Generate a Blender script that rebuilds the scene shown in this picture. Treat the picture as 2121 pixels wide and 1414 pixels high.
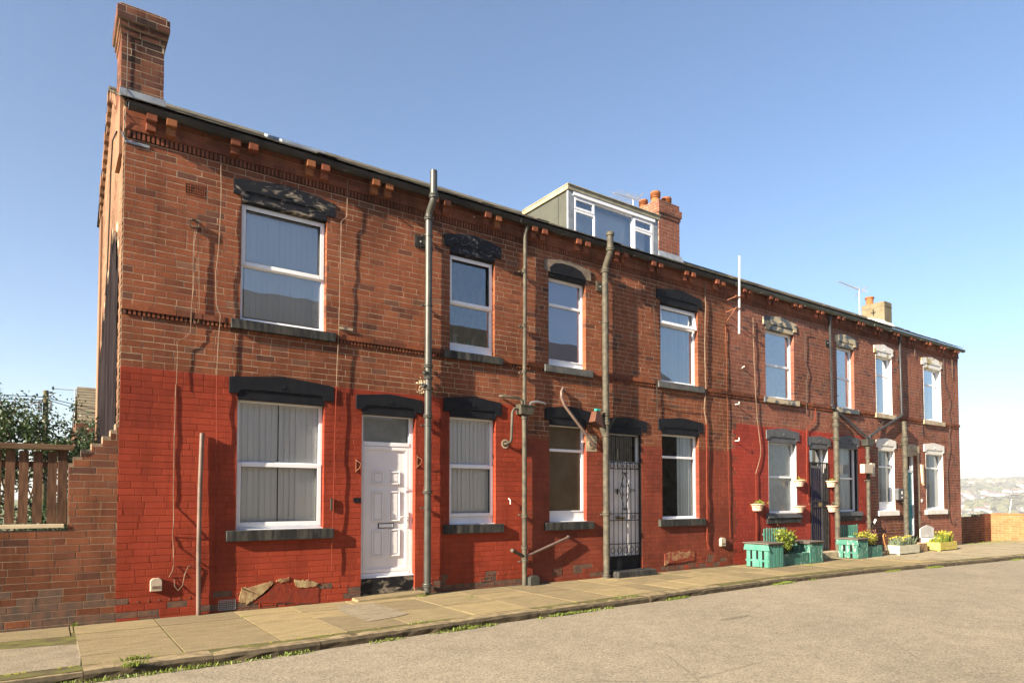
import bpy, math, random
from math import sin, cos, pi, radians, atan2, sqrt, hypot
from mathutils import Vector, Matrix, noise
R = random.Random(7)
for o in list(bpy.data.objects): bpy.data.objects.remove(o)
S = bpy.context.scene
COL = S.collection

# ------------------------------------------------------------------ camera
cd = bpy.data.cameras.new('camera'); cam = bpy.data.objects.new('camera', cd); COL.objects.link(cam)
S.camera = cam
cd.sensor_width = 36; cd.lens = 1380.0 / 2121 * 36; cd.clip_start = .05; cd.clip_end = 12000
cd.shift_y = (985.06 - 707) / 2121
cam.location = (-.7187, -9.2809, 1.4453)
cam.rotation_euler = (pi / 2 + .034154, 0, -.6115657)
# ------------------------------------------------------------------ sky, sun, exposure
SUNV = Vector((7.5, 1.28, -3.25)).normalized()          # direction the light travels
el = math.asin(-SUNV.z); az = atan2(-SUNV.x, -SUNV.y)
W = bpy.data.worlds.new("World"); S.world = W; W.use_nodes = True
nt = W.node_tree; sky = nt.nodes.new('ShaderNodeTexSky'); sky.sky_type = 'NISHITA'; sky.sun_disc = False
sky.sun_elevation = el; sky.sun_rotation = az; sky.altitude = 150; sky.air_density = 1.1; sky.dust_density = .55; sky.ozone_density = 4.4
bg = nt.nodes['Background']; nt.links.new(sky.outputs[0], bg.inputs[0]); bg.inputs[1].default_value = .058
ld = bpy.data.lights.new('sun', 'SUN'); ld.energy = 5; ld.angle = radians(.5); ld.color = (1, .86, .66)
sun = bpy.data.objects.new('sun', ld); COL.objects.link(sun); sun.rotation_euler = SUNV.to_track_quat('-Z', 'Y').to_euler()
S.view_settings.view_transform = 'Standard'; S.view_settings.look = 'None'; S.view_settings.gamma = 1
S.view_settings.exposure = 1.92
S.cycles.max_bounces = 8; S.cycles.transparent_max_bounces = 12; S.cycles.volume_bounces = 0

# ------------------------------------------------------------------ materials
MATS = {}
def newmat(name):
    m = bpy.data.materials.new(name); m.use_nodes = True; n = m.node_tree.nodes; l = m.node_tree.links
    return m, n, l, n['Principled BSDF']
def tc(n, l, scale=(1, 1, 1)):
    t = n.new('ShaderNodeTexCoord'); mp = n.new('ShaderNodeMapping'); mp.inputs['Scale'].default_value = scale
    l.new(t.outputs['Object'], mp.inputs['Vector']); return mp.outputs[0]
def nz(n, l, v, s, d=4, r=.55):
    t = n.new('ShaderNodeTexNoise'); t.inputs['Scale'].default_value = s; t.inputs['Detail'].default_value = d
    t.inputs['Roughness'].default_value = r; l.new(v, t.inputs['Vector']); return t.outputs['Fac']
def ramp(n, l, f, stops, mode='LINEAR'):
    r = n.new('ShaderNodeValToRGB'); e = r.color_ramp.elements; r.color_ramp.interpolation = mode
    while len(e) < len(stops): e.new(.5)
    for i, (p, c) in enumerate(stops): e[i].position = p; e[i].color = (*c, 1) if len(c) == 3 else c
    l.new(f, r.inputs[0]); return r.outputs[0]
def mix(n, l, f, a, b, bt='MIX'):
    m = n.new('ShaderNodeMix'); m.data_type = 'RGBA'; m.blend_type = bt
    for k, v in ((0, f), (6, a), (7, b)):
        if isinstance(v, (int, float)): m.inputs[k].default_value = v
        elif isinstance(v, tuple): m.inputs[k].default_value = (*v, 1)
        else: l.new(v, m.inputs[k])
    return m.outputs[2]
def bump(n, l, b, h, st=.4, d=.005):
    bn = n.new('ShaderNodeBump'); bn.inputs['Strength'].default_value = st; bn.inputs['Distance'].default_value = d
    l.new(h, bn.inputs['Height']); l.new(bn.outputs[0], b.inputs['Normal'])
def island(n): return n.new('ShaderNodeNewGeometry').outputs['Random Per Island']
g3 = lambda c, k: tuple(x * k for x in c)

def pbr(name, c, c2=None, s=6, rough=.8, bs=0, bscale=60, metal=0, isl=0, sc=(1, 1, 1), lo=.35, hi=.65, spec=.22, d=5, dist=0):
    """plain surface: two base colours mixed by noise, optional per-piece variation, optional bump"""
    m, n, l, b = newmat(name); v = tc(n, l, sc)
    c2 = c2 or g3(c, .75)
    f = nz(n, l, v, s, d); f.node.inputs['Distortion'].default_value = dist
    col = ramp(n, l, f, [(lo, c), (hi, c2)])
    if isl:
        k = ramp(n, l, island(n), [(0, (1 - isl,) * 3), (1, (1 + isl,) * 3)])
        col = mix(n, l, 1.0, col, k, 'MULTIPLY')
    l.new(col, b.inputs['Base Color']); b.inputs['Roughness'].default_value = rough; b.inputs['Metallic'].default_value = metal
    b.inputs['Specular IOR Level'].default_value = spec
    if bs: bump(n, l, b, nz(n, l, v, bscale, 6, .6), bs)
    MATS[name] = m; return m

def brickmat(name, stops, soot=.5, rough=.85, speck=.12, chip=None):
    m, n, l, b = newmat(name); v = tc(n, l)
    col = ramp(n, l, island(n), stops)
    f = nz(n, l, v, 45, 5, .7); col = mix(n, l, 1.0, col, ramp(n, l, f, [(.3, (1 - speck * 2,) * 3), (.7, (1 + speck,) * 3)]), 'MULTIPLY')
    big = nz(n, l, v, .55, 5, .6); col = mix(n, l, 1.0, col, ramp(n, l, big, [(.38, (1 - soot,) * 3), (.56, (1.05,) * 3)]), 'MULTIPLY')
    sv = tc(n, l, (2.2, 1, .28)); stv = nz(n, l, sv, 2.2, 6, .7); col = mix(n, l, 1.0, col, ramp(n, l, stv, [(.36, (1 - soot * .7,) * 3), (.50, (1, 1, 1))]), 'MULTIPLY')
    if chip:
        cf = ramp(n, l, nz(n, l, v, 9, 8, .75), [(.672, (0, 0, 0)), (.69, (1, 1, 1))])
        col = mix(n, l, cf, col, chip)
    l.new(col, b.inputs['Base Color']); b.inputs['Roughness'].default_value = rough; b.inputs['Specular IOR Level'].default_value = .12
    h = nz(n, l, v, 75, 6, .7); bump(n, l, b, h, .35, .004)
    MATS[name] = m; return m
BR = [(0, (.225, .073, .036)), (.25, (.265, .087, .042)), (.5, (.235, .077, .038)), (.74, (.28, .100, .050)), (.90, (.19, .066, .037)), (.97, (.12, .052, .036)), (1, (.25, .12, .075))]
brickmat('brick', BR, .42, speck=.18)
brickmat('brick_top', [(0, (.24, .080, .045)), (.5, (.28, .095, .052)), (1, (.20, .066, .038))], .55)
brickmat('brick_pale', [(p, (c[0] * 1.0 + .02, c[1] * .95 + .022, c[2] + .026)) for p, c in BR], .35, speck=.18)
brickmat('brick_soot', [(0, (.17, .068, .044)), (.4, (.21, .085, .05)), (.7, (.14, .058, .04)), (1, (.075, .045, .036))], .6)
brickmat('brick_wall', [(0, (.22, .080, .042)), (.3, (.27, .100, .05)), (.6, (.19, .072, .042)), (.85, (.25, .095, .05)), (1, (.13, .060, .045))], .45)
brickmat('brick_gable', [(0, (.235, .125, .075)), (.5, (.28, .155, .095)), (1, (.18, .10, .062))], .3)
brickmat('brick_orange_sunlit', [(0, (.33, .15, .065)), (.5, (.38, .175, .08)), (1, (.30, .13, .055))], .15)  # brighter brick for the sunlit wall length; sun glare is in the colour
brickmat('red_paint_faded', [(0, (.215, .050, .029)), (.5, (.245, .056, .032)), (1, (.19, .046, .027))], .3, .7, .06, (.24, .12, .07))
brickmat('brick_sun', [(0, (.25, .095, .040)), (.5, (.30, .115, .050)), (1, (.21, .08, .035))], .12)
brickmat('red_paint', [(0, (.285, .046, .023)), (.5, (.32, .052, .026)), (1, (.26, .042, .021))], .30, .66, .07, (.24, .13, .08))
brickmat('red_paint_bright', [(0, (.31, .046, .030)), (.5, (.35, .052, .034)), (1, (.285, .042, .028))], .18, .64, .06)
pbr('mortar', (.43, .34, .235), (.20, .145, .095), 5, .95, .4, 120, lo=.40, hi=.68, d=8)
pbr('mortar_dark', (.17, .13, .09), (.30, .22, .15), 6, .95, .4, 120)
pbr('mortar_red', (.24, .037, .019), (.19, .030, .016), 12, .8)
pbr('mortar_faded', (.175, .041, .024), (.14, .034, .020), 12, .8)
pbr('red_render', (.22, .036, .019), (.12, .03, .018), 9, .9, 1, 18, d=8, lo=.45, hi=.75)
pbr('plaster_dull', (.30, .17, .09), (.22, .05, .03), 5, .95, 1, 22, d=9, lo=.46, hi=.56)
pbr('gap_shade', (.030, .018, .013), (.05, .028, .02), 9, 1)  # near-black backing between dentil ribs: recess shade put into the colour
pbr('dark_base', (.08, .06, .05), (.17, .09, .06), 10, .9, .4)
pbr('black_paint', (.009, .010, .014), (.015, .016, .020), 8, .6, .15, 40, spec=.1)
pbr('grey_paint', (.075, .08, .09), (.11, .112, .12), 8, .6, .15, 40)
pbr('black_worn', (.010, .011, .015), (.40, .34, .26), 3.4, .6, .5, 30, sc=(1.0, 1, 2.6), lo=.53, hi=.72, d=10, dist=1.6)
pbr('black_worn_light', (.010, .011, .015), (.30, .28, .25), 6, .6, .5, 30, sc=(1.0, 1, 1.6), lo=.56, hi=.74, d=10, dist=2)
pbr('grey_worn', (.09, .105, .12), (.45, .38, .26), 4, .8, .5, 30, sc=(1, 1, 1.5), lo=.48, hi=.54, d=9)
pbr('sill_dark', (.018, .019, .020), (.075, .072, .062), 5, .75, .5, 40, sc=(3, 1, .6), lo=.42, hi=.7, d=8)
pbr('sill_grey', (.06, .064, .07), (.115, .112, .105), 5, .8, .4, 40)
pbr('stone_dark', (.22, .175, .135), (.13, .10, .08), 7, .9, .8, 30, d=8)
pbr('stone_pale', (.48, .40, .29), (.32, .25, .17), 4, .9, .5, 30)
pbr('white_flaking', (.70, .68, .64), (.38, .31, .16), 3.5, .8, .6, 30, lo=.52, hi=.58, d=9)
pbr('white_masonry', (.74, .72, .68), (.66, .63, .58), 5, .7, .1)
pbr('upvc', (.86, .87, .90), (.80, .81, .85), 3, .3, 0)
pbr('upvc_door', (.86, .84, .86), (.80, .78, .80), 2, .35, 0)
pbr('grey_jamb', (.33, .33, .33), (.26, .26, .27), 3, .8)
pbr('rubber', (.02, .02, .02), None, 5, .6)
pbr('void', (.012, .011, .010), None, 5, 1)
pbr('room', (.20, .17, .14), (.12, .10, .09), 1, 1)
pbr('blind_grey', (.92, .92, .91), (.86, .87, .87), 2, .9, sc=(1, 1, .2))
pbr('blind_blue', (.36, .36, .52), (.30, .31, .46), 1, .9)
pbr('blind_brown', (.46, .33, .20), (.36, .24, .14), 3, .7)
pbr('net', (.72, .78, .80), (.58, .66, .70), 2, .9, sc=(6, 6, .4))
pbr('frost', (.62, .67, .69), (.50, .55, .57), 8, .8)
pbr('pipe_grey', (.060, .062, .055), (.040, .040, .036), 7, .42, .1, 50, spec=.5)
pbr('pipe_old', (.105, .095, .070), (.050, .046, .038), 9, .6, .4, 50)
pbr('pipe_black', (.025, .027, .03), (.045, .045, .05), 6, .35)
pbr('gutter_black', (.02, .02, .02), (.05, .045, .04), 4, .5)
pbr('gutter_grey', (.13, .14, .12), (.09, .095, .08), 4, .5)
pbr('cable', (.24, .17, .12), (.13, .09, .065), 9, .6)
pbr('cable_dark', (.05, .045, .04), None, 9, .6)
pbr('cable_red', (.20, .035, .018), None, 9, .6)
pbr('slate', (.125, .105, .075), (.065, .058, .048), 9, .85, .5, 40, isl=.45)
pbr('ridge', (.13, .115, .085), (.08, .07, .055), 5, .9, .4)
pbr('lead', (.30, .33, .36), (.20, .22, .25), 6, .55, .3, 30, metal=.2)
pbr('render_green', (.080, .084, .072), (.064, .068, .058), 3, .9, .3, 50)
pbr('render_cream', (.20, .17, .11), (.14, .115, .07), 4, .9, .4, 40)
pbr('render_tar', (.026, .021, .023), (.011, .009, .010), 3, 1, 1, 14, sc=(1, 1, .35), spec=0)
pbr('concrete', (.36, .33, .24), (.24, .22, .15), 6, .9, .4, 60)
pbr('terracotta', (.34, .13, .05), (.27, .10, .04), 5, .8)
pbr('alu', (.55, .53, .5), (.40, .38, .36), 9, .4, metal=.7)
pbr('rust', (.25, .10, .05), (.14, .06, .04), 12, .8, .4)
pbr('pole_brown', (.17, .115, .095), (.11, .075, .06), 6, .45, spec=.5)
pbr('white_paint', (.75, .74, .72), (.62, .60, .57), 6, .5)
pbr('meter_beige', (.50, .42, .33), (.44, .36, .28), 6, .5)
pbr('wood_fence', (.135, .068, .038), (.06, .03, .018), 4, .8, .5, 30, isl=.25, sc=(8, 8, 1))
pbr('wood_rail', (.18, .115, .068), (.11, .065, .038), 5, .8, .4, 30, sc=(1, 8, 8))
pbr('wood_cream', (.62, .52, .36), (.50, .40, .27), 5, .7)
pbr('green_paint', (.055, .20, .155), (.085, .25, .20), 6, .55, .2, 30, isl=.12)
pbr('green_worn', (.05, .165, .13), (.34, .40, .34), 11, .7, .4, 30, isl=.25, sc=(2, 2, .6), lo=.56, hi=.66, d=10)
pbr('felt', (.10, .085, .07), (.15, .13, .11), 5, .95, .3)
pbr('soil', (.07, .045, .03), None, 20, 1, .6)
pbr('planter_cream', (.55, .53, .40), (.44, .42, .32), 4, .6, .2, 30, sc=(1, 6, 6))
pbr('planter_yellow', (.52, .44, .11), (.42, .35, .08), 4, .6, .2, 30, sc=(1, 6, 6))
pbr('planter_brown', (.34, .22, .13), (.26, .16, .09), 4, .7)
pbr('basket', (.72, .52, .40), (.62, .42, .31), 8, .6)
pbr('blue_door', (.035, .03, .17), (.045, .04, .22), 4, .4)
pbr('dark_panel', (.018, .02, .022), None, 4, .4)
pbr('teal_door', (.03, .22, .25), (.04, .27, .30), 3, .35)
pbr('iron', (.012, .012, .014), (.03, .025, .022), 9, .5)
pbr('brass', (.35, .25, .10), None, 9, .35, metal=.8)
pbr('plaster_patch', (.42, .32, .17), (.24, .13, .07), 7, .95, 1, 22, d=9, lo=.42, hi=.66)

def groundmat(name, a, b_, sp, big, spk):
    m, n, l, b = newmat(name); v = tc(n, l)
    col = ramp(n, l, nz(n, l, v, big, 6, .6), [(.32, a), (.68, b_)])
    f1 = ramp(n, l, nz(n, l, v, sp, 3, .8), [(.36, (1 - spk,) * 3), (.5, (1, 1, 1)), (.66, (1 + spk * .8,) * 3)]); col = mix(n, l, 1.0, col, f1, 'MULTIPLY')
    vo = n.new('ShaderNodeTexVoronoi'); vo.inputs['Scale'].default_value = sp * .9; l.new(v, vo.inputs['Vector'])
    f2 = ramp(n, l, vo.outputs['Distance'], [(0, (1.25,) * 3), (.35, (1, 1, 1)), (.8, (.86,) * 3)]); col = mix(n, l, .8, col, f2, 'MULTIPLY')
    col = mix(n, l, 1.0, col, ramp(n, l, nz(n, l, v, 5, 5, .7), [(.36, (.88,) * 3), (.64, (1.08,) * 3)]), 'MULTIPLY')
    st = ramp(n, l, nz(n, l, v, .8, 7, .75), [(.62, (1, 1, 1)), (.72, (.84, .83, .82))]); col = mix(n, l, 1.0, col, st, 'MULTIPLY')
    w2 = mix(n, l, .06, v, n.new('ShaderNodeTexNoise').outputs['Color']); ve = n.new('ShaderNodeTexVoronoi'); ve.feature = 'DISTANCE_TO_EDGE'; ve.inputs['Scale'].default_value = .55; l.new(w2, ve.inputs['Vector'])
    ck = ramp(n, l, ve.outputs['Distance'], [(0, (1, 1, 1)), (.006, (0, 0, 0))]); km = ramp(n, l, nz(n, l, v, .5, 3), [(.52, (0, 0, 0)), (.6, (.5, .5, .5))]); kk = mix(n, l, 1.0, ck, km, 'MULTIPLY'); col = mix(n, l, kk, col, (.10, .085, .06))
    l.new(col, b.inputs['Base Color']); b.inputs['Roughness'].default_value = .95; b.inputs['Specular IOR Level'].default_value = .15
    bump(n, l, b, nz(n, l, v, sp, 4, .8), .5, .006); MATS[name] = m
groundmat('asphalt', (.315, .268, .195), (.25, .214, .158), 46, .38, .40)
groundmat('road_dark', (.205, .177, .130), (.235, .202, .150), 40, 4, .45); groundmat('asphalt_patch', (.28, .235, .165), (.235, .20, .14), 60, 4, .4)

def flagmat(name, a, b_, iv):
    m, n, l, b = newmat(name); v = tc(n, l, (1, 2.6, 1)); v1 = tc(n, l)
    col = ramp(n, l, nz(n, l, v, 3.5, 8, .62), [(.34, a), (.66, b_)])
    col = mix(n, l, 1.0, col, ramp(n, l, island(n), [(0, (1 - iv, 1 - iv, 1 - iv * .8)), (.5, (1, 1, 1)), (1, (1 + iv, 1 + iv * .9, 1 + iv * .6))]), 'MULTIPLY')
    col = mix(n, l, 1.0, col, ramp(n, l, nz(n, l, v1, 38, 4, .8), [(.33, (.70, .70, .68)), (.5, (1, 1, 1)), (.68, (1.14,) * 3)]), 'MULTIPLY')
    ms = ramp(n, l, nz(n, l, v1, 1.7, 8, .75), [(.60, (0, 0, 0)), (.74, (.55, .55, .55))]); col = mix(n, l, ms, col, (.17, .155, .05))
    l.new(col, b.inputs['Base Color']); b.inputs['Roughness'].default_value = .92; b.inputs['Specular IOR Level'].default_value = .2
    bump(n, l, b, nz(n, l, v, 16, 7, .7), .7, .008); MATS[name] = m
flagmat('flag', (.285, .225, .125), (.21, .168, .092), .2)
flagmat('flag_pale', (.34, .285, .19), (.28, .235, .15), .08)
pbr('flag_joint', (.085, .065, .035), (.13, .13, .035), 7, 1, .8)
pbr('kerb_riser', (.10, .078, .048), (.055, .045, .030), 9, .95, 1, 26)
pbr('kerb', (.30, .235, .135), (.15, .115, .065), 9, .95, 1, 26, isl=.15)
pbr('ground', (.20, .19, .12), (.11, .14, .05), .02, 1)
pbr('hill', (.15, .15, .12), (.09, .10, .06), .006, 1)
pbr('trunk', (.14, .10, .07), (.08, .06, .045), 9, .9, .6, 30, sc=(3, 3, .6))
pbr('pole_wood', (.13, .11, .06), (.08, .065, .04), 6, .9, .5, 30, sc=(6, 6, .5))
pbr('plastic_teal', (.03, .35, .30), None, 5, .5)
pbr('clear_white', (.6, .62, .64), None, 5, .3)
pbr('umbrella_wood', (.45, .20, .06), None, 5, .4)
pbr('roof_far', (.20, .165, .11), (.15, .12, .08), 3, .9)
pbr('city_white', (.62, .59, .55), None, 1, .8); pbr('city_red', (.22, .14, .11), None, 1, .8); pbr('city_grey', (.30, .28, .27), None, 1, .8)
pbr('city_roof', (.12, .11, .11), None, 1, .8)
pbr('sign_white', (.62, .60, .57), None, 4, .6)
pbr('brown_pot', (.13, .055, .035), (.09, .04, .03), 5, .5)
def leafmat(name, a, b_, tr=.3):
    m, n, l, b = newmat(name); col = ramp(n, l, island(n), [(0, a), (1, b_)])
    l.new(col, b.inputs['Base Color']); b.inputs['Roughness'].default_value = .5
    t = n.new('ShaderNodeBsdfTranslucent'); l.new(col, t.inputs[0]); mx = n.new('ShaderNodeMixShader'); mx.inputs[0].default_value = tr
    l.new(b.outputs[0], mx.inputs[1]); l.new(t.outputs[0], mx.inputs[2]); l.new(mx.outputs[0], n['Material Output'].inputs[0]); MATS[name] = m
leafmat('leaf_dark', (.018, .042, .014), (.05, .085, .025)); leafmat('leaf_bright', (.12, .19, .02), (.26, .30, .04))
leafmat('leaf_yellow', (.22, .24, .03), (.42, .38, .05)); leafmat('leaf_mid', (.05, .10, .03), (.13, .19, .06))
leafmat('leaf_red', (.14, .05, .04), (.22, .09, .06)); leafmat('petal', (.65, .48, .03), (.75, .60, .06)); leafmat('grass_blade', (.10, .17, .02), (.26, .30, .05))
leafmat('leaf_grey', (.10, .14, .09), (.20, .24, .14)); leafmat('wood_near', (.11, .12, .03), (.22, .20, .05), 0); leafmat('wood_far', (.07, .08, .025), (.15, .145, .05), 0)
def glass(name='glass', k1=2.8, k2=.11):
    m, n, l, b = newmat(name); n.remove(b); tr = n.new('ShaderNodeBsdfTransparent'); tr.inputs[0].default_value = (.98, .99, .99, 1)
    gl = n.new('ShaderNodeBsdfGlossy'); gl.inputs['Roughness'].default_value = .015; gl.inputs[0].default_value = (.9, .95, 1, 1)
    fr = n.new('ShaderNodeFresnel'); fr.inputs[0].default_value = 1.5; mu = n.new('ShaderNodeMath'); mu.operation = 'MULTIPLY_ADD'; mu.inputs[1].default_value = k1; mu.inputs[2].default_value = k2; mu.use_clamp = True
    v = tc(n, l); bn = n.new('ShaderNodeBump'); bn.inputs['Strength'].default_value = .03; bn.inputs['Distance'].default_value = .02
    l.new(nz(n, l, v, 2.5, 1), bn.inputs['Height']); l.new(bn.outputs[0], gl.inputs['Normal'])
    l.new(fr.outputs[0], mu.inputs[0]); mx = n.new('ShaderNodeMixShader'); l.new(mu.outputs[0], mx.inputs[0]); l.new(tr.outputs[0], mx.inputs[1]); l.new(gl.outputs[0], mx.inputs[2])
    l.new(mx.outputs[0], n['Material Output'].inputs[0]); MATS[name] = m
glass(); glass('glass_clear', .9, .0)

# ------------------------------------------------------------------ mesh helpers
class M:
    def __init__(s): s.v = []; s.f = []; s.m = []
    def quad(s, pts, mi=0):
        i = len(s.v); s.v += [tuple(p) for p in pts]; s.f.append(tuple(range(i, i + len(pts)))); s.m.append(mi); return s
    def hexa(s, p, mi=0, skip=()):
        i = len(s.v); s.v += [tuple(q) for q in p]
        for k, f in enumerate(((0, 3, 2, 1), (4, 5, 6, 7), (0, 1, 5, 4), (1, 2, 6, 5), (2, 3, 7, 6), (3, 0, 4, 7))):
            if k in skip: continue
            s.f.append(tuple(i + a for a in f)); s.m.append(mi)
    def box(s, x0, x1, y0, y1, z0, z1, mi=0, skip=()):
        s.hexa([(x0, y0, z0), (x1, y0, z0), (x1, y1, z0), (x0, y1, z0), (x0, y0, z1), (x1, y0, z1), (x1, y1, z1), (x0, y1, z1)], mi, skip); return s
    def xf(s, mat, a=0):
        for i in range(a, len(s.v)): s.v[i] = tuple(mat @ Vector(s.v[i]))
        return s
    def prism(s, poly, y0, y1, mi=0):
        """poly in x,z ccw seen from the front (-y)"""
        n = len(poly); i = len(s.v)
        s.v += [(x, y0, z) for x, z in poly] + [(x, y1, z) for x, z in poly]
        s.f.append(tuple(range(i, i + n))); s.m.append(mi); s.f.append(tuple(range(i + 2 * n - 1, i + n - 1, -1))); s.m.append(mi)
        for k in range(n):
            j = (k + 1) % n; s.f.append((i + k, i + k + n, i + j + n, i + j)); s.m.append(mi)
        return s
    def tube(s, pts, r, n=8, mi=0, cap=True):
        pts = [Vector(p) for p in pts]; rr = r if isinstance(r, (list, tuple)) else [r] * len(pts); base = len(s.v); up = None
        for k, p in enumerate(pts):
            d = (pts[min(k + 1, len(pts) - 1)] - pts[max(k - 1, 0)]).normalized()
            if up is None: up = Vector((0, 0, 1)) if abs(d.z) < .9 else Vector((0, 1, 0))
            a = d.cross(up); a = a.normalized() if a.length > 1e-5 else Vector((1, 0, 0)); b = a.cross(d).normalized(); up = b
            for q in range(n):
                t = 2 * pi * q / n; s.v.append(tuple(p + (a * cos(t) + b * sin(t)) * rr[k]))
        for k in range(len(pts) - 1):
            for q in range(n):
                s.f.append((base + k * n + q, base + k * n + (q + 1) % n, base + (k + 1) * n + (q + 1) % n, base + (k + 1) * n + q)); s.m.append(mi)
        if cap:
            s.f.append(tuple(base + q for q in range(n - 1, -1, -1))); s.m.append(mi)
            s.f.append(tuple(base + (len(pts) - 1) * n + q for q in range(n))); s.m.append(mi)
        return s
    def lathe(s, prof, c, n=16, mi=0, sy=1):
        base = len(s.v)
        for r, z in prof:
            for q in range(n): t = 2 * pi * q / n; s.v.append((c[0] + r * cos(t), c[1] + r * sin(t) * sy, c[2] + z))
        for k in range(len(prof) - 1):
            for q in range(n): s.f.append((base + k * n + q, base + k * n + (q + 1) % n, base + (k + 1) * n + (q + 1) % n, base + (k + 1) * n + q)); s.m.append(mi)
        return s
    def leaves(s, pts, size, rng, mi=0, asp=.5, up=0):
        for p in pts:
            L = size * rng.uniform(.6, 1.3); a = Vector((rng.gauss(0, 1), rng.gauss(0, 1), rng.gauss(0, 1) + up)).normalized()
            b = a.cross(Vector((rng.gauss(0, 1), rng.gauss(0, 1), rng.gauss(0, 1)))).normalized() * L * asp * .5; p = Vector(p); a *= L
            s.quad([p, p + a * .5 - b, p + a, p + a * .5 + b], mi)
        return s
    def build(s, name, mats, parent=None, smooth=False, bev=0, kind=None):
        me = bpy.data.meshes.new(name); me.from_pydata(s.v, [], s.f)
        for mm in ([mats] if isinstance(mats, str) else mats): me.materials.append(MATS[mm])
        me.polygons.foreach_set('material_index', s.m)
        if smooth: me.polygons.foreach_set('use_smooth', [True] * len(s.f))
        me.update(); o = bpy.data.objects.new(name, me); COL.objects.link(o)
        if smooth:
            try: me.set_sharp_from_angle(angle=radians(40))
            except Exception: pass
        if bev:
            b = o.modifiers.new('bevel', 'BEVEL'); b.width = bev; b.segments = 2; b.limit_method = 'ANGLE'
        if parent is not None:
            o.parent = parent; L = Vector(parent.location); q = parent
            while q.parent: q = q.parent; L = Vector(q.location) if q.type == 'EMPTY' else L
            if parent.type == 'EMPTY': o.matrix_parent_inverse = Matrix.Translation(-L)
        if kind: o['kind'] = kind
        return o
def B(*a): return M().box(*a)
def thing(name, label, cat, loc=(0, 0, 0), group=None):
    o = bpy.data.objects.new(name, None); COL.objects.link(o); o.location = loc; o.empty_display_size = .1
    o['label'] = label; o['category'] = cat
    if group: o['group'] = group
    return o
def tag(o, label, cat, group=None):
    o['label'] = label; o['category'] = cat
    if group: o['group'] = group
    return o
def struct(o, label=None):
    o['kind'] = 'structure'
    if label: o['label'] = label
    return o

# ------------------------------------------------------------------ dimensions of the terrace
GZ = -.03; C = .0825; Z0 = .0025; END = 23.45
HX = [0, 5.86, 11.72, 17.78, END]
def house_of(x):
    for i in range(4):
        if x < HX[i + 1]: return i
    return 3
UZ, UT, LZ, LT = 3.80, 5.50, 1.00, 2.86
VOIDS = [(1.36, 2.54, UZ, UT), (1.34, 2.53, LZ, LT), (3.08, 3.97, -.1, LT - .04), (4.56, 5.44, UZ, UT), (4.56, 5.46, LZ, LT),
         (6.58, 7.47, UZ, UT), (6.59, 7.48, LZ, LT), (8.02, 8.92, -.1, LT - .04), (9.47, 10.64, UZ, UT), (9.49, 10.64, LZ, LT),
         (13.03, 14.20, UZ, UT), (13.09, 14.24, LZ + .04, LT), (14.80, 15.64, -.1, LT), (16.13, 17.0, UZ, UT), (16.16, 17.10, LZ + .04, LT),
         (18.14, 19.05, UZ, UT), (18.19, 19.11, LZ + .08, LT), (19.70, 20.50, -.1, LT), (21.0, 22.18, UZ, UT), (21.04, 22.21, LZ + .08, LT)]
def painted(x, z):
    if z < .09 and x > 4 and x < 6: return 0
    if x < 6.12: return 1 if z < 3.055 and x > 0 else 0
    if x < 11.83: return 3 if z < 2.50 else 0
    if x < 17.78: return 2 if z < 3.13 else 0
    return 0
MS = ['mortar', 'brick', 'mortar_red', 'red_paint', 'mortar_red', 'red_paint_bright', 'dark_base', 'brick_pale', 'brick_wall', 'mortar_dark', 'mortar_faded', 'red_paint_faded']
def bmat(x, z):
    p = painted(x, z)
    if p and z < .22 and random.random() < .35 - z: return 6
    if p == 3: return 11
    if p == 1: return 3
    if p == 2: return 5
    if x < -.005: return 8 if z > .42 or random.random() > (.95 - z * 1.6) else 6
    if z < .06: return 6
    return 7 if x > 11.7 else 1
wall_m = [M() for _ in range(5)]        # four houses + garden wall
def courses(zlo, zhi):
    k = math.floor((zlo - Z0) / C)
    while Z0 + k * C < zhi - .01:
        yield k, Z0 + k * C; k += 1
def brickrow(k, xa, xb, rng, L=.236):
    x = xa - (L / 2 if k % 2 else 0) - rng.uniform(0, .015); out = []
    while x < xb:
        w = L * rng.uniform(.97, 1.03)
        if rng.random() < .09: w = L * rng.choice((.5, .5, .75))
        out.append((max(x, xa), min(x + w, xb))); x += w
    return [(a, b) for a, b in out if b - a > .03]
def put_brick(m, a, b, z, h, y, mi, rng, deepL=None, deepR=None):
    pt = mi in (3, 5, 11); j = .0062 if pt else .0082; pr = .0036 if pt else .0021
    dy = rng.uniform(-.0009, .0007); t = rng.uniform(-.0007, .0007); u = rng.uniform(-.0005, .0005)
    a += j * .5 * rng.uniform(.6, 1.4); b -= j * .5 * rng.uniform(.6, 1.4); z0 = z + j * .5 * rng.uniform(.7, 1.3); z1 = z + h - j * .5 * rng.uniform(.7, 1.3)
    yf = y - pr + dy; e = .0022; yb = y + .002
    p = [(a + e, yf - t - u, z0 + e), (b - e, yf + t - u, z0 + e), (b - e, yf + t + u, z1 - e), (a + e, yf - t + u, z1 - e),
         (a, yf + .002, z0), (b, yf + .002, z0), (b, yf + .002, z1), (a, yf + .002, z1),
         (a, deepL or yb, z0), (b, deepR or yb, z0), (b, deepR or yb, z1), (a, deepL or yb, z1)]
    i = len(m.v); m.v += p
    m.f.append((i, i + 1, i + 2, i + 3)); m.m.append(mi)
    for q in range(4):
        w = (q + 1) % 4
        m.f.append((i + 4 + q, i + 4 + w, i + w, i + q)); m.m.append(mi)
        m.f.append((i + 8 + q, i + 8 + w, i + 4 + w, i + 4 + q)); m.m.append(mi)
FENCE_R = -.50
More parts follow.
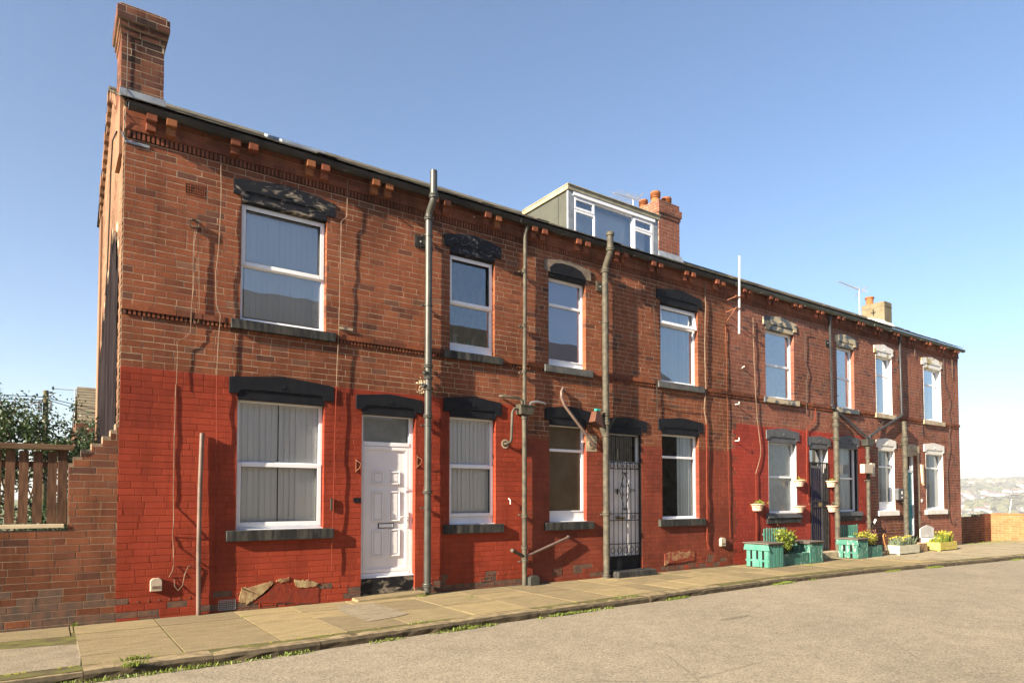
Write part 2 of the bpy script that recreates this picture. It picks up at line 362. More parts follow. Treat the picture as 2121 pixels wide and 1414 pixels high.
def wall_top(x):       # stepped end of the garden wall
    for xs, z in ((-.03, 2.43), (-.09, 2.28), (-.17, 2.20), (-.28, 2.11), (-.38, 2.02), (-.455, 1.94), (FENCE_R, 1.86)):
        if x >= xs: return z
    return 1.11
rb = random.Random(3)
for k, z in courses(-.1, 6.2):
    for (a, b) in brickrow(k, -6.0 if z < 2.4 else 0, END, rb):
        # split at corner
        segs = [(a, b)] if not (a < 0 < b) else [(a, .004), (-.004, b)]
        if z > 2.3: segs = [(max(a, 0), b)]
        for (a, b) in segs:
            if a < 0 and z >= 1.05:
                # garden wall above fence sill: clip by stepped profile
                xs = a
                while xs < min(b, 0) and wall_top(xs + .001) < z + C - .02: xs += .005
                a = xs
                if b - a < .025: continue
            parts = [(a, b, None, None)]
            for (x0, x1, z0, z1) in VOIDS:
                if z + C <= z0 + .005 or z >= z1 - .005: continue
                q = []
                for (c, d, dl, dr) in parts:
                    if d <= x0 - .02 or c >= x1 + .02: q.append((c, d, dl, dr)); continue
                    if c < x0: q.append((c, x0 + .012, dl, .1))
                    if d > x1: q.append((x1 - .012, d, .1, dr))
                parts = [t for t in q if t[1] - t[0] > .012]
            for (c, d, dl, dr) in parts:
                cx = (c + d) / 2; mi = bmat(max(cx, .001) if a > -.01 else cx, z + .04)
                w = wall_m[4] if a < -.01 else wall_m[house_of(cx)]
                if a < 0 < b and cx < 0 and z < 1.0: pass
                put_brick(w, c, d, z, C, 0, mi, rb, dl, dr)
def grid_wall(m, x0, x1, z0, z1, y, voids, xc, zc, mfn, depth=.3):
    xs = sorted({x0, x1, *[v for q in voids for v in q[:2] if x0 < v < x1], *[c for c in xc if x0 < c < x1]})
    zs = sorted({z0, z1, *[v for q in voids for v in q[2:] if z0 < v < z1], *[c for c in zc if z0 < c < z1]})
    ins = lambda x, z: any(a < x < b and c < z < d for a, b, c, d in voids)
    for i in range(len(xs) - 1):
        for j in range(len(zs) - 1):
            cx, cz = (xs[i] + xs[i + 1]) / 2, (zs[j] + zs[j + 1]) / 2
            if ins(cx, cz): continue
            m.quad([(xs[i], y, zs[j]), (xs[i + 1], y, zs[j]), (xs[i + 1], y, zs[j + 1]), (xs[i], y, zs[j + 1])], mfn(cx, cz))
    for a, b, c, d in voids:
        if a < x0 or b > x1: continue
        zz = [max(c, z0)] + [q for q in zc if c < q < d] + [d]
        for p, q in zip(zz, zz[1:]):
            m.quad([(a, y, p), (a, depth, p), (a, depth, q), (a, y, q)], mfn(a, (p + q) / 2)); m.quad([(b, depth, p), (b, y, p), (b, y, q), (b, depth, q)], mfn(b, (p + q) / 2))
        m.quad([(a, y, d), (a, depth, d), (b, depth, d), (b, y, d)], 0); m.quad([(a, y, c), (b, y, c), (b, depth, c), (a, depth, c)], 0)
DEP = 4.2; RY, RZ = 2.1, 7.50; EZ = 6.26; EY = -.17
slope = (RZ - EZ) / (RY - EY)
roofz = lambda y: EZ + slope * (y - EY)
def cm(x, z):
    p = painted(x, z); return 10 if p == 3 else 2 if p else 0
for i in range(4):
    m = wall_m[i]; x0, x1 = HX[i], HX[i + 1]
    grid_wall(m, x0, x1, -.15, 6.24, 0, VOIDS, [6.12, 11.83], [2.5, 3.055, 3.13], cm)
    m.quad([(x1, DEP, -.15), (x0, DEP, -.15), (x0, DEP, 6.24), (x1, DEP, 6.24)], 0)
    m.quad([(x0, .3, .2), (x1, .3, .2), (x1, DEP, .2), (x0, DEP, .2)], 0)
    m.quad([(x0, .3, 3.3), (x1, .3, 3.3), (x1, DEP, 3.3), (x0, DEP, 3.3)], 0)
    if i == 3:      # right gable
        m.quad([(x1, 0, -.15), (x1, DEP, -.15), (x1, DEP, 6.2), (x1, RY, RZ - .05), (x1, 0, 6.24)], 0)
    if i:           # party walls
        m.quad([(x0, 0.31, -.1), (x0, DEP, -.1), (x0, DEP, 6.2), (x0, RY, RZ - .1), (x0, .31, 6.2)], 0)
LAB = ['left end house of the terrace, painted red below plain brick, white panelled front door',
       'second house from the left, flat roofed dormer above and iron gate over its white door',
       'third house from the left, bright red painted ground floor and dark blue gated front door',
       'right end house of the terrace, bare brick with white painted lintels, sills and window reveals']
HOUSE = [thing('terraced_house', LAB[i], 'house', ((HX[i] + HX[i + 1]) / 2, 2.0, GZ), 'houses of the brick terrace') for i in range(4)]
for i in range(4): wall_m[i].build('wall', MS, HOUSE[i])

# --- string course, dentils, corbels, frieze, gutter, roof for each house
CORB = [.215 + .985 * k for k in range(24)]
for i in range(4):
    h = HOUSE[i]; x0, x1 = HX[i], HX[i + 1]
    r2 = random.Random(20 + i)
    sills = [(a - .11, b + .13) for a, b, c, d in VOIDS if c > 3]
    free = lambda x: not any(a < x < b for a, b in sills)
    edges = [x0] + sorted(e for s in sills for e in s if x0 < e < x1) + [x1]
    for a, b in zip(edges, edges[1:]):
        if b - a < .05 or not free((a + b) / 2): continue
        m = M()
        for (p, q) in brickrow(0, a, b, r2, .3): m.box(p + .002, q - .002, -.034 + r2.uniform(-.002, .002), .002, 3.748, 3.82, 0)
        m.box(a, b, -.004, .002, 3.69, 3.747, 1)
        x = a + .02
        while x < b - .03: m.box(x, x + .028, -.022, -.003, 3.692, 3.745, 0); x += .052
        m.build('string_course', ['brick', 'gap_shade'], h)
    m = M(); x = x0 + .03
    m.box(x0, x1, -.005, .002, 5.87, 5.965, 1)
    while x < x1 - .03: m.box(x, x + .030, -.024, -.003, 5.875, 5.962, 0); x += .052
    m.build('dentil_band', ['brick_top', 'gap_shade'], h)
    m = M()
    for kz, (za, zb) in enumerate(((5.967, 6.045), (6.05, 6.13), (6.135, 6.235))):
        for (p, q) in brickrow(kz, x0, x1, r2, .30): m.box(p + .002, q - .002, -.034 + (.006 if kz else 0) + r2.uniform(-.001, .001), .002, za, zb - .004, 0)
    m.box(x0, x1, -.022, .002, 5.968, 6.23, 1)
    m.build('frieze', ['brick_top', 'mortar'], h)
    for c in CORB:
        if not (x0 < c < x1 - .1): continue
        for d in (0, .215):
            mm = M(); xx = c + d + r2.uniform(-.008, .008)
            if r2.random() > .12: mm.box(xx + .004, xx + .112, -.10 + r2.uniform(-.006, .006), -.029, 5.99, 6.085)
            mm.box(xx, xx + .118, -.160 + r2.uniform(-.01, .01), -.029, 6.088, 6.175)
            mm.build('corbel', 'brick_sun' if i == 0 and r2.random() < .6 else 'brick_top', h, bev=.004)  # some left-house corbels take brighter brick: sunlight painted into their colour
    gm = 'gutter_black' if i < 2 else 'gutter_grey'
    g = M(); ga, gb = (x0 + .02 if i == 0 else x0), (x1 + .12 if i == 3 else x1)
    prof = [(-.075, 6.235), (-.08, 6.188), (-.10, 6.166), (-.14, 6.164), (-.165, 6.182), (-.178, 6.205), (-.190, 6.238), (-.180, 6.24), (-.168, 6.205), (-.155, 6.19), (-.135, 6.172), (-.10, 6.172), (-.088, 6.19), (-.083, 6.235)]
    n = len(prof); s0 = len(g.v)
    g.v += [(ga, y, z) for y, z in prof] + [(gb, y, z) for y, z in prof]
    for k in range(n): j = (k + 1) % n; g.f.append((s0 + k, s0 + k + n, s0 + j + n, s0 + j)); g.m.append(0)
    for xx in (ga + .004, gb - .004): g.box(xx - .004, xx + .004, -.185, -.078, 6.165, 6.235)
    x = ga + .9
    while x < gb: g.box(x, x + .05, -.196, -.077, 6.152, 6.163); x += 1.8
    g.build('gutter', gm, h)
    # roof: battened slates on the front slope
    m = M(); rows = 13; a0, a1 = x0 - (.06 if i == 0 else 0), x1 + (.1 if i == 3 else 0)
    for k in range(rows):
        ya = EY + .015 + (RY - EY) * k / rows; yb = min(ya + (RY - EY) / rows * 1.35, RY); x = a0 - (.15 if k % 2 else 0)
        while x < a1:
            xa, xb = max(x, a0), min(x + .3 - .005, a1); x += .3
            if xb - xa < .04: continue
            dz = r2.uniform(0, .008); t = .010
            za, zb = roofz(ya) + .022 + dz, roofz(yb) + .004
            if r2.random() < .02: za += .02
            m.hexa([(xa, ya, za), (xb, ya, za + r2.uniform(-.003, .003)), (xb, yb, zb), (xa, yb, zb), (xa, ya, za + t), (xb, ya, za + t), (xb, yb, zb + t), (xa, yb, zb + t)])
    m.quad([(a0, EY + .03, roofz(EY + .03)), (a1, EY + .03, roofz(EY + .03)), (a1, RY, RZ), (a0, RY, RZ)])
    m.quad([(a1, DEP + .15, 6.2), (a0, DEP + .15, 6.2), (a0, RY, RZ), (a1, RY, RZ)])
    rf = m.build('roof', 'slate', h)
    m = M(); x = a0
    while x < a1:
        xb = min(x + .45, a1)
        m.hexa([(x, RY - .10, RZ - .035), (xb - .01, RY - .10, RZ - .035), (xb - .01, RY, RZ + .05), (x, RY, RZ + .05), (x, RY - .09, RZ - .01), (xb - .01, RY - .09, RZ - .01), (xb - .01, RY, RZ + .075), (x, RY, RZ + .075)])
        m.hexa([(x, RY, RZ + .05), (xb - .01, RY, RZ + .05), (xb - .01, RY + .1, RZ - .035), (x, RY + .1, RZ - .035), (x, RY, RZ + .075), (xb - .01, RY, RZ + .075), (xb - .01, RY + .09, RZ - .01), (x, RY + .09, RZ - .01)]); x += .45
    m.build('ridge_tiles', 'ridge', rf)

# --- lintels and sills
LIN = [  # x0,x1,upper?,material
 (1.26, 2.65, 1, 'black_worn'), (1.24, 2.65, 0, 'black_paint'), (2.99, 4.08, 2, 'black_paint'), (4.46, 5.55, 1, 'black_worn_light'), (4.45, 5.56, 0, 'black_paint'),
 (6.48, 7.58, 1, 'broken'), (6.49, 7.58, 0, 'black_paint'), (7.93, 9.05, 2, 'black_paint'), (9.36, 10.75, 1, 'black_paint'), (9.39, 10.76, 0, 'black_paint'),
 (12.94, 14.29, 1, 'grey_worn'), (13.01, 14.34, 0, 'grey_paint'), (14.70, 15.75, 2, 'grey_paint'), (16.05, 17.11, 1, 'grey_worn'), (16.07, 17.18, 0, 'grey_paint'),
 (18.04, 19.12, 1, 'white_flaking'), (18.08, 19.19, 0, 'white_masonry'), (19.60, 20.60, 2, 'stone_pale'), (20.87, 22.25, 1, 'white_flaking'), (20.92, 22.27, 0, 'white_masonry')]
for (a, b, up, mt), vd in zip(LIN, VOIDS):
    h = HOUSE[house_of((a + b) / 2)]; rr = random.Random(int(a * 100))
    zb, zt, zp = (5.505, 5.70, 5.785) if up == 1 else (2.835, 3.045, 3.115) if up == 0 else (2.765, 2.96, 3.02)
    if b > 17.9 and up != 1: zb += .03; zt += .03; zp += .03
    v0, v1 = vd[0] + .0, vd[1] - .0; mid = (a + b) / 2; w = b - a
    top = [(b, zt), (b - w * .05, zt + .012), (mid + w * .04, zp - .003), (mid, zp), (mid - w * .04, zp - .003), (a + w * .05, zt + .012), (a, zt)]
    arch = [(v0 + .02, zb), (v0 + .028, zb + .035), (v0 + .06, zb + .058), (v0 + .10, zb + .064), (v1 - .10, zb + .064), (v1 - .06, zb + .058), (v1 - .028, zb + .035), (v1 - .02, zb)]
    fr = -.028
    mats = ['stone_dark', 'black_paint'] if mt == 'broken' else [mt, mt]
    m = M()
    # front face split into quads between the arch and the top outline
    tp = top[::-1]; tx = [a, a + w * .17, mid - w * .12, mid, mid + w * .12, b - w * .17, b]
    m.prism([(a, zb), (v0 + .02, zb)] + arch[1:-1] + [(v1 - .02, zb), (b, zb)] + top[:], fr, .12, 0)
    m.prism([(v0 + .01, zb - .07), (v1 - .01, zb - .07), (v1 - .012, zb + .06), (v1 - .09, zb + .082), (mid, zb + .095), (v0 + .09, zb + .082), (v0 + .012, zb + .06)], -.012, .13, 1)
    # small carved rosette
    if mt != 'broken':
        for s in (-1, 1): m.tube([(mid + s * .012, fr - .003, zb + .105), (mid + s * .030, fr - .008, zb + .12), (mid + s * .022, fr - .006, zb + .138)], .006, 5, 0)
        m.tube([(mid, fr - .006, zb + .115), (mid + .004, fr - .006, zb + .16)], .006, 5, 0)
    else:
        m.prism([(v0 + .02, zb - .02), (v1 - .06, zb - .01), (v1 - .02, zb + .02), (v1 - .14, zb + .14), (mid + .12, zb + .19), (mid - .14, zb + .20), (v0 + .14, zb + .17), (v0 + .02, zb + .08)], fr - .004, .01, 1)
    m.build('lintel', mats, h, bev=.004)
for (x0, x1, z0, z1), (a, b, up, mt) in zip(VOIDS, LIN):
    if up == 2: continue
    h = HOUSE[house_of(x0)]; H4 = x0 > 17.9; H3 = 12 < x0 < 17.9
    zt, zb = (3.83, 3.69) if up else ((1.12, .97) if H4 else (1.105, .99) if H3 else (1.035, .885))
    sm = ('stone_pale' if H4 else 'grey_worn' if H3 else 'sill_grey' if x0 > 6 else 'sill_dark') if up else ('white_masonry' if H4 else 'grey_paint' if H3 else 'sill_dark')
    y = -.068; m = M(); xa, xb = x0 - .115, x1 + .125
    m.hexa([(xa, y, zb), (xb, y, zb), (xb, .11, zb), (xa, .11, zb), (xa, y + .004, zt - .012), (xb, y + .004, zt - .012), (xb, .11, zt + .004), (xa, .11, zt + .004)])
    m.build('sill', sm, h, bev=.006)
    if H3 and not up: B(xa + .01, xb - .01, -.045, .0, zb - .125, zb - .01).build('sill', 'sill_dark', h, bev=.006)

# --- windows
def window(x0, x1, z0, z1, tr, sash, house, cover, pad=0, jamb=None, frame='upvc', label=None, tilt=False):
    """outer frame, transom, opening sash, two panes, whatever hangs behind the glass"""
    yf, yb = .085, .15; w = .048
    m = M(); a, b = x0 + .004, x1 - .004
    m.box(a, a + w, yf, yb, z0, z1); m.box(b - w, b, yf, yb, z0, z1); m.box(a + w, b - w, yf, yb, z1 - w, z1); m.box(a + w, b - w, yf, yb, z0, z0 + w + pad)
    m.box(a + w, b - w, yf + .002, yb, tr - w / 2, tr + w / 2)
    if pad: m.box(a + w, b - w, yf - .012, yf - .002, z0 + w + pad - .02, z0 + w + pad)
    m.box(a, b, .02, .085, z0 - .012, z0 + .002)
    fr = m.build('window', frame, house, bev=.004)
    if label: fr['label'] = label
    def sashbox(za, zb_, name='sash'):
        q = M(); sw = .058; ya, yc = yf - .022, yf + .02; c, d = a + .018, b - .018
        q.box(c, c + sw, ya, yc, za, zb_); q.box(d - sw, d, ya, yc, za, zb_); q.box(c + sw, d - sw, ya, yc, zb_ - sw, zb_); q.box(c + sw, d - sw, ya, yc, za, za + sw)
        if tilt: q.xf(Matrix.Translation((0, yf, zb_)) @ Matrix.Rotation(radians(-9), 4, 'X') @ Matrix.Translation((0, -yf, -zb_)))
        q.build(name, frame, fr, bev=.005)
        gk = M(); e = .004; c += sw; d -= sw; za += sw; zb_ -= sw
        gk.box(c, c + e, ya + .004, yc, za, zb_); gk.box(d - e, d, ya + .004, yc, za, zb_); gk.box(c + e, d - e, ya + .004, yc, za, za + e); gk.box(c + e, d - e, ya + .004, yc, zb_ - e, zb_)
        if not tilt: gk.build('gasket', 'rubber', fr)
    if 't' in sash: sashbox(tr - .012, z1 - .018)
    if 'b' in sash: sashbox(z0 + .018 + pad, tr + .012)
    for (za, zb_) in ((z0 + w + pad, tr - w / 2), (tr + w / 2, z1 - w)):
        M().quad([(a + w, .118, za), (b - w, .118, za), (b - w, .118, zb_), (a + w, .118, zb_)]).build('pane', 'glass' if z0 > 3 else 'glass_clear', fr)
    rr = random.Random(int(x0 * 37 + z0 * 11)); q = M(); xa, xb, za, zb_ = a + .02, b - .02, z0 + .02, z1 - .02
    if cover == 'vertical' or cover == 'vertical_gap':
        x = xa + (.06 if cover == 'vertical' else 0); gap = xa + (xb - xa) * .47
        while x < xb - .03:
            t = radians(rr.uniform(4, 14)); wv = .089
            if not (cover == 'vertical_gap' and False): q.hexa([(x, .14, za + .06), (x + wv * cos(t), .14 + wv * sin(t), za + .06), (x + wv * cos(t), .142 + wv * sin(t), za + .06), (x, .142, za + .06), (x, .14, zb_), (x + wv * cos(t), .14 + wv * sin(t), zb_), (x + wv * cos(t), .142 + wv * sin(t), zb_), (x, .142, zb_)])
            x += .078 + (.018 if cover == 'vertical_gap' and x < gap < x + .078 else 0)
        q.build('vertical_blind', 'blind_grey', fr)
    elif cover == 'roller': q.box(xa, xb, .151, .153, za, zb_); q.build('roller_blind', 'blind_blue', fr)
    elif cover == 'frost': q.box(xa, xb, .151, .153, za, zb_); q.build('privacy_film', 'frost', fr)
    elif cover == 'wood':
        z = za
        while z < zb_: q.hexa([(xa, .135, z), (xb, .135, z), (xb, .150, z + .024), (xa, .150, z + .024), (xa, .135, z + .002), (xb, .135, z + .002), (xb, .150, z + .026), (xa, .150, z + .026)]); z += .027
        q.build('venetian_blind', 'blind_brown', fr)
    elif cover.startswith('net'):
        N = 60; u0, u1 = (xa, xb) if cover == 'net' else (xa, xa + (xb - xa) * .35) if cover == 'net_left' else (xa + (xb - xa) * .6, xb)
        for k in range(N):
            p, r_ = u0 + (u1 - u0) * k / N, u0 + (u1 - u0) * (k + 1) / N
            f = lambda t: .185 + .018 * sin(t * 55) + .01 * sin(t * 131 + 1)
            q.quad([(p, f(p), za), (r_, f(r_), za), (r_, f(r_), zb_), (p, f(p), zb_)])
        q.build('curtain', 'net', fr)
    if jamb:
        B(x1 - .013, x1 - .004, -.006, .086, z0 - .02, z1).build('reveal', jamb, house); B(x0 + .004, x0 + .013, -.006, .086, z0 - .02, z1).build('reveal', jamb, house)
    return fr
H = HOUSE
window(1.36, 2.54, 3.83, 5.43, 4.60, 't', H[0], 'vertical', label='large upper window with vertical blinds')
window(1.34, 2.53, 1.035, 2.79, 1.92, 'b', H[0], 'vertical_gap', pad=.02, label='large lower window with a dark gap between its blinds')
window(4.56, 5.44, 3.83, 5.42, 4.63, 't', H[0], 'none', pad=.10, label='narrow upper window with bottles on its ledge')
window(4.56, 5.46, 1.035, 2.79, 1.985, 'b', H[0], 'vertical', pad=.10)
window(6.58, 7.47, 3.83, 5.43, 4.95, '', H[1], 'roller', pad=.08)
window(6.59, 7.48, 1.04, 2.80, 2.32, '', H[1], 'wood', pad=.14, label='lower window with brown slatted blind')
window(9.47, 10.64, 3.83, 5.43, 5.03, 't', H[1], 'net', tilt=True, label='upper window with its top light ajar and pale blue curtains')
window(9.49, 10.64, 1.035, 2.78, 2.30, '', H[1], 'net_right', label='lower window with dark glass and one pale curtain')
window(13.03, 14.20, 3.83, 5.43, 4.62, '', H[2], 'frost')
window(13.09, 14.24, 1.10, 2.80, 1.96, '', H[2], 'frost', jamb='grey_jamb')
window(16.13, 17.0, 3.84, 5.43, 4.63, '', H[2], 'frost')
window(16.16, 17.10, 1.10, 2.81, 1.98, '', H[2], 'net', jamb='black_paint')
window(18.14, 19.05, 3.84, 5.45, 4.93, '', H[3], 'net_right', jamb='white_masonry')
window(18.19, 19.11, 1.13, 2.83, 2.34, '', H[3], 'net_right', pad=.18, jamb='white_masonry')
window(21.0, 22.18, 3.85, 5.44, 4.95, '', H[3], 'net_right', jamb='white_masonry')
window(21.04, 22.21, 1.13, 2.83, 2.38, '', H[3], 'net_right', jamb='white_masonry')

# --- doors
def ring(m, c, r, w, n=18, a0=0, a1=2 * pi, mi=0):
    m.tube([(c[0] + r * cos(a0 + (a1 - a0) * k / n), c[1], c[2] + r * sin(a0 + (a1 - a0) * k / n)) for k in range(n + 1)], w, 5, mi)
def spiral(m, c, r, w, dirn=1, a0=0, turns=1.3):
    m.tube([(c[0] + dirn * r * (1 - k / 22) * cos(a0 + 2 * pi * turns * k / 20), c[1], c[2] + r * (1 - k / 22) * sin(a0 + 2 * pi * turns * k / 20)) for k in range(21)], w, 4)
# white door of the left house
x0, x1 = 3.08, 3.97
m = M(); w = .065
m.box(x0 + .004, x0 + w, .085, .16, .28, 2.74); m.box(x1 - w, x1 - .004, .085, .16, .28, 2.74); m.box(x0 + w, x1 - w, .085, .16, 2.685, 2.74); m.box(x0 + w, x1 - w, .08, .16, 2.24, 2.30); m.box(x0 + w, x1 - w, .08, .16, .28, .335)
m.box(x0 + .004, x1 - .004, .04, .084, .268, .285)
df = m.build('door_frame', 'upvc', H[0], bev=.004)
M().quad([(x0 + w, .12, 2.3), (x1 - w, .12, 2.3), (x1 - w, .12, 2.685), (x0 + w, .12, 2.685)]).build('fanlight', 'glass', df)
B(x0 + w, x1 - w, .19, .2, 2.28, 2.7).build('privacy_film', 'frost', df)
m = M(); d0, d1, b0, b1 = x0 + w + .003, x1 - w - .003, .34, 2.235
m.box(d0, d1, .105, .15, b0, b1); sw = .055
m.box(d0, d0 + sw, .086, .104, b0, b1); m.box(d1 - sw, d1, .086, .104, b0, b1); m.box(d0 + sw, d1 - sw, .086, .104, b1 - sw, b1); m.box(d0 + sw, d1 - sw, .086, .104, b0, b0 + sw)
dd = m.build('door', 'upvc_door', H[0], bev=.004)
cx = (d0 + d1) / 2
for px in (cx - .23, cx + .045):
    for pa, pb in ((1.66, 1.86), (1.10, 1.56), (.57, .98)):
        q = M(); e = .022; q.box(px, px + e, .086, .104, pa, pb); q.box(px + .185 - e, px + .185, .086, .104, pa, pb); q.box(px + e, px + .185 - e, .086, .104, pb - e, pb); q.box(px + e, px + .185 - e, .086, .104, pa, pa + e); q.box(px + .04, px + .145, .092, .104, pa + .04, pb - .04)
        q.build('door_panel', 'upvc_door', dd, bev=.006)
q = M(); q.box(cx - .13, cx + .13, .094, .103, 1.0, 1.075, 0); q.box(cx - .115, cx + .115, .089, .0935, 1.012, 1.063, 1); q.build('letter_box', ['iron', 'upvc'], dd)
q = M(); q.box(d1 - .045, d1 - .012, .072, .085, 1.0, 1.24); q.tube([(d1 - .028, .075, 1.17), (d1 - .028, .045, 1.17), (d1 - .16, .045, 1.165)], .010, 8); q.build('handle', 'white_paint', dd)
B(x0 + .002, x1 - .002, .03, .2, -.05, .266).build('threshold', 'black_worn', H[0])
m = M(); r2 = random.Random(5)
m.hexa([(2.94, -.22, -.08), (4.07, -.20, -.08), (4.07, .1, -.08), (2.94, .1, -.08), (2.96, -.205, .0), (4.06, -.19, .035), (4.06, .1, .04), (2.96, .1, .02)]); m.build('door_step', 'flag', H[0], bev=.012)
# white door with iron gate, second house
x0, x1 = 8.02, 8.92
m = M(); w = .055
m.box(x0 + .004, x0 + w, .085, .16, .33, 2.73); m.box(x1 - w, x1 - .004, .085, .16, .33, 2.73); m.box(x0 + w, x1 - w, .085, .16, 2.68, 2.73); m.box(x0 + w, x1 - w, .082, .16, 2.08, 2.16); m.box(x0 + w, x1 - w, .08, .16, .33, .37)
df = m.build('door_frame', 'upvc', H[1], bev=.004)
M().quad([(x0 + w, .12, 2.16), (x1 - w, .12, 2.16), (x1 - w, .12, 2.68), (x0 + w, .12, 2.68)]).build('fanlight', 'glass', df)
m = M(); m.box(x0 + w + .003, x1 - w - .003, .10, .15, .372, 2.078)
for za in (1.25, .55):
    for xa in (x0 + .12, x0 + .5): m.box(xa, xa + .28, .094, .0995, za, za + .5)
dd = m.build('door', 'upvc_door', H[1], bev=.004)
q = M(); q.box(8.30, 8.52, .07, .093, 1.05, 1.09); q.build('letter_box', 'brass', dd)
q = M(); q.lathe([(.0, 0), (.018, .01), (.026, .05), (.018, .09), (.006, .12), (0, .13)], (8.33, .075, 1.52), 8, 0, .5); q.build('knocker', 'iron', dd)
m = M(); gy = .03
for k in range(8): xx = x0 + .05 + k * (.8 / 7); m.tube([(xx, gy, .36), (xx, gy, 2.66)], .0075, 6)
for z in (.345, .58, 1.03, 1.16, 2.02, 2.14, 2.66): m.tube([(x0 + .03, gy - .004, z), (x1 - .03, gy - .004, z)], .009, 6)
for z in (.46, 2.08):
    for xx in (x0 + .13, x0 + .30, x0 + .47, x0 + .62, x0 + .77): ring(m, (xx, gy - .01, z), .055, .006, 14)
cx = x0 + .45
m.tube([(cx, gy - .01, 1.95), (cx + .14, gy - .01, 1.60), (cx, gy - .01, 1.22), (cx - .14, gy - .01, 1.60), (cx, gy - .01, 1.95)], .007, 5)
for dx, dz, r_ in ((-.05, .08, .04), (.05, .08, .04), (-.19, 0, .038), (.19, 0, .038), (-.05, -.08, .04), (.05, -.08, .04), (-.26, 0, .03), (.26, 0, .03), (-.04, .33, .032), (.04, .33, .032), (-.04, -.36, .032), (.04, -.36, .032)):
    spiral(m, (cx + dx, gy - .012, 1.60 + dz), r_, .006, 1 if dx > 0 else -1)
for dx in (-.2, .2):
    for s in (-1, 1): ring(m, (cx + dx + s * .03, gy - .012, 1.095), .028, .005, 12)
m.build('security_gate', 'iron', H[1])
m = M(); m.box(x1 - .03, x1 - .004, .0, .06, .3, 2.72); m.build('gate_post', 'iron', H[1])
B(x0 + .002, x1 - .002, .04, .2, -.05, .33).build('threshold', 'black_paint', H[1])
m = M(); m.hexa([(7.98, -.30, -.08), (9.05, -.28, -.08), (9.05, .1, -.08), (7.98, .1, -.08), (8.0, -.28, .085), (9.04, -.26, .085), (9.04, .1, .09), (8.0, .1, .09)]); m.build('door_step', 'sill_dark', H[1], bev=.02)
# blue door with barred gate, third house
x0, x1 = 14.80, 15.64
m = M(); m.box(x0 + .004, x0 + .05, .13, .2, .16, 2.76); m.box(x1 - .09, x1 - .004, .13, .2, .16, 2.76); m.box(x0 + .05, x1 - .09, .13, .2, 2.70, 2.76); m.box(x0 + .05, x1 - .09, .13, .2, 2.22, 2.28)
df = m.build('door_frame', 'upvc', H[2], bev=.004)
M().quad([(x0 + .05, .16, 2.28), (x1 - .09, .16, 2.28), (x1 - .09, .16, 2.70), (x0 + .05, .16, 2.70)]).build('fanlight', 'glass', df)
B(x0 + .05, x1 - .09, .15, .2, .17, 2.22).build('door', 'blue_door', H[2], bev=.004)
m = M()
for k in range(9): xx = x0 + .06 + k * .085; m.box(xx, xx + .014, -.010, .006, .16, 2.33)
for z in (.14, 1.22, 1.36, 2.33): m.box(x0 + .04, x1 - .04, -.018, .016, z, z + .028)
m.box(x0 + .02, x0 + .045, -.02, .02, .12, 2.36); m.box(x1 - .045, x1 - .02, -.02, .02, .12, 2.36)
m.build('security_gate', 'iron', H[2])
m = M(); m.box(x0 + .35, x0 + .5, -.022, -.019, 1.25, 1.35); m.build('lock', 'brass', H[2])
m = M(); m.box(x1 - .013, x1 - .003, -.006, .13, .1, 2.8); m.build('reveal', 'grey_jamb', H[2])
B(x0 + .002, x1 - .002, .0, .2, -.05, .13).build('threshold', 'sill_dark', H[2])
B(14.75, 15.80, -.26, -.002, -.06, .13).build('door_step', 'stone_pale', H[2], bev=.012)
# turquoise door, right house
x0, x1 = 19.70, 20.50
m = M(); m.box(x0 + .004, x0 + .06, .10, .17, .34, 2.76); m.box(x1 - .07, x1 - .004, .10, .17, .34, 2.76); m.box(x0 + .06, x1 - .07, .10, .17, 2.70, 2.76); m.box(x0 + .06, x1 - .07, .098, .17, 2.22, 2.30); m.box(x0 + .06, x1 - .07, .10, .17, .34, .38)
df = m.build('door_frame', 'upvc', H[3], bev=.004)
M().quad([(x0 + .06, .14, 2.3), (x1 - .07, .14, 2.3), (x1 - .07, .14, 2.70), (x0 + .06, .14, 2.70)]).build('fanlight', 'glass', df)
m = M(); m.box(x0 + .062, x1 - .072, .13, .17, .38, 2.22)
for xa in (x0 + .12, x0 + .42): m.box(xa, xa + .22, .122, .1295, .5, 1.2); m.box(xa, xa + .22, .122, .1295, 1.3, 2.1)
m.build('door', 'teal_door', H[3], bev=.004)
B(x0 + .002, x1 - .002, .03, .2, -.05, .338).build('threshold', 'sill_dark', H[3])
m = M(); m.box(20.50, 20.60, -.012, .001, .1, 2.8); m.build('door_surround', 'stone_pale', H[3])
m = M(); m.box(19.62, 20.62, -.28, -.002, -.06, .16); m.build('door_step', 'flag', H[3], bev=.012)

# --- air bricks, fans and meter boxes set in the walls
def airbrick(h, x0, x1, z0, z1, mt='dark_base', nx=8, nzz=4):
    m = M(); m.box(x0, x1, -.0015, .0, z0, z1, 1); e = .010; m.box(x0, x1, -.008, -.002, z0, z0 + e); m.box(x0, x1, -.008, -.002, z1 - e, z1)
    for k in range(nx + 1): x = x0 + (x1 - x0 - .006) * k / nx; m.box(x, x + .006, -.0075, -.002, z0 + e, z1 - e)
    for k in range(1, nzz): z = z0 + (z1 - z0) * k / nzz; m.box(x0, x1, -.007, -.002, z - .003, z + .003)
    m.build('air_brick', [mt, 'void'], h)
airbrick(H[0], .68, .91, 5.345, 5.49, 'brick'); airbrick(H[0], 4.22, 4.42, 2.51, 2.71, 'red_paint', 7, 7); airbrick(H[0], 1.15, 1.36, .0, .13, 'lead', 8, 5)
airbrick(H[0], 1.66, 1.88, -.02, .055, 'red_paint', 1, 1); airbrick(H[0], 1.99, 2.19, -.01, .065, 'red_paint', 1, 1)
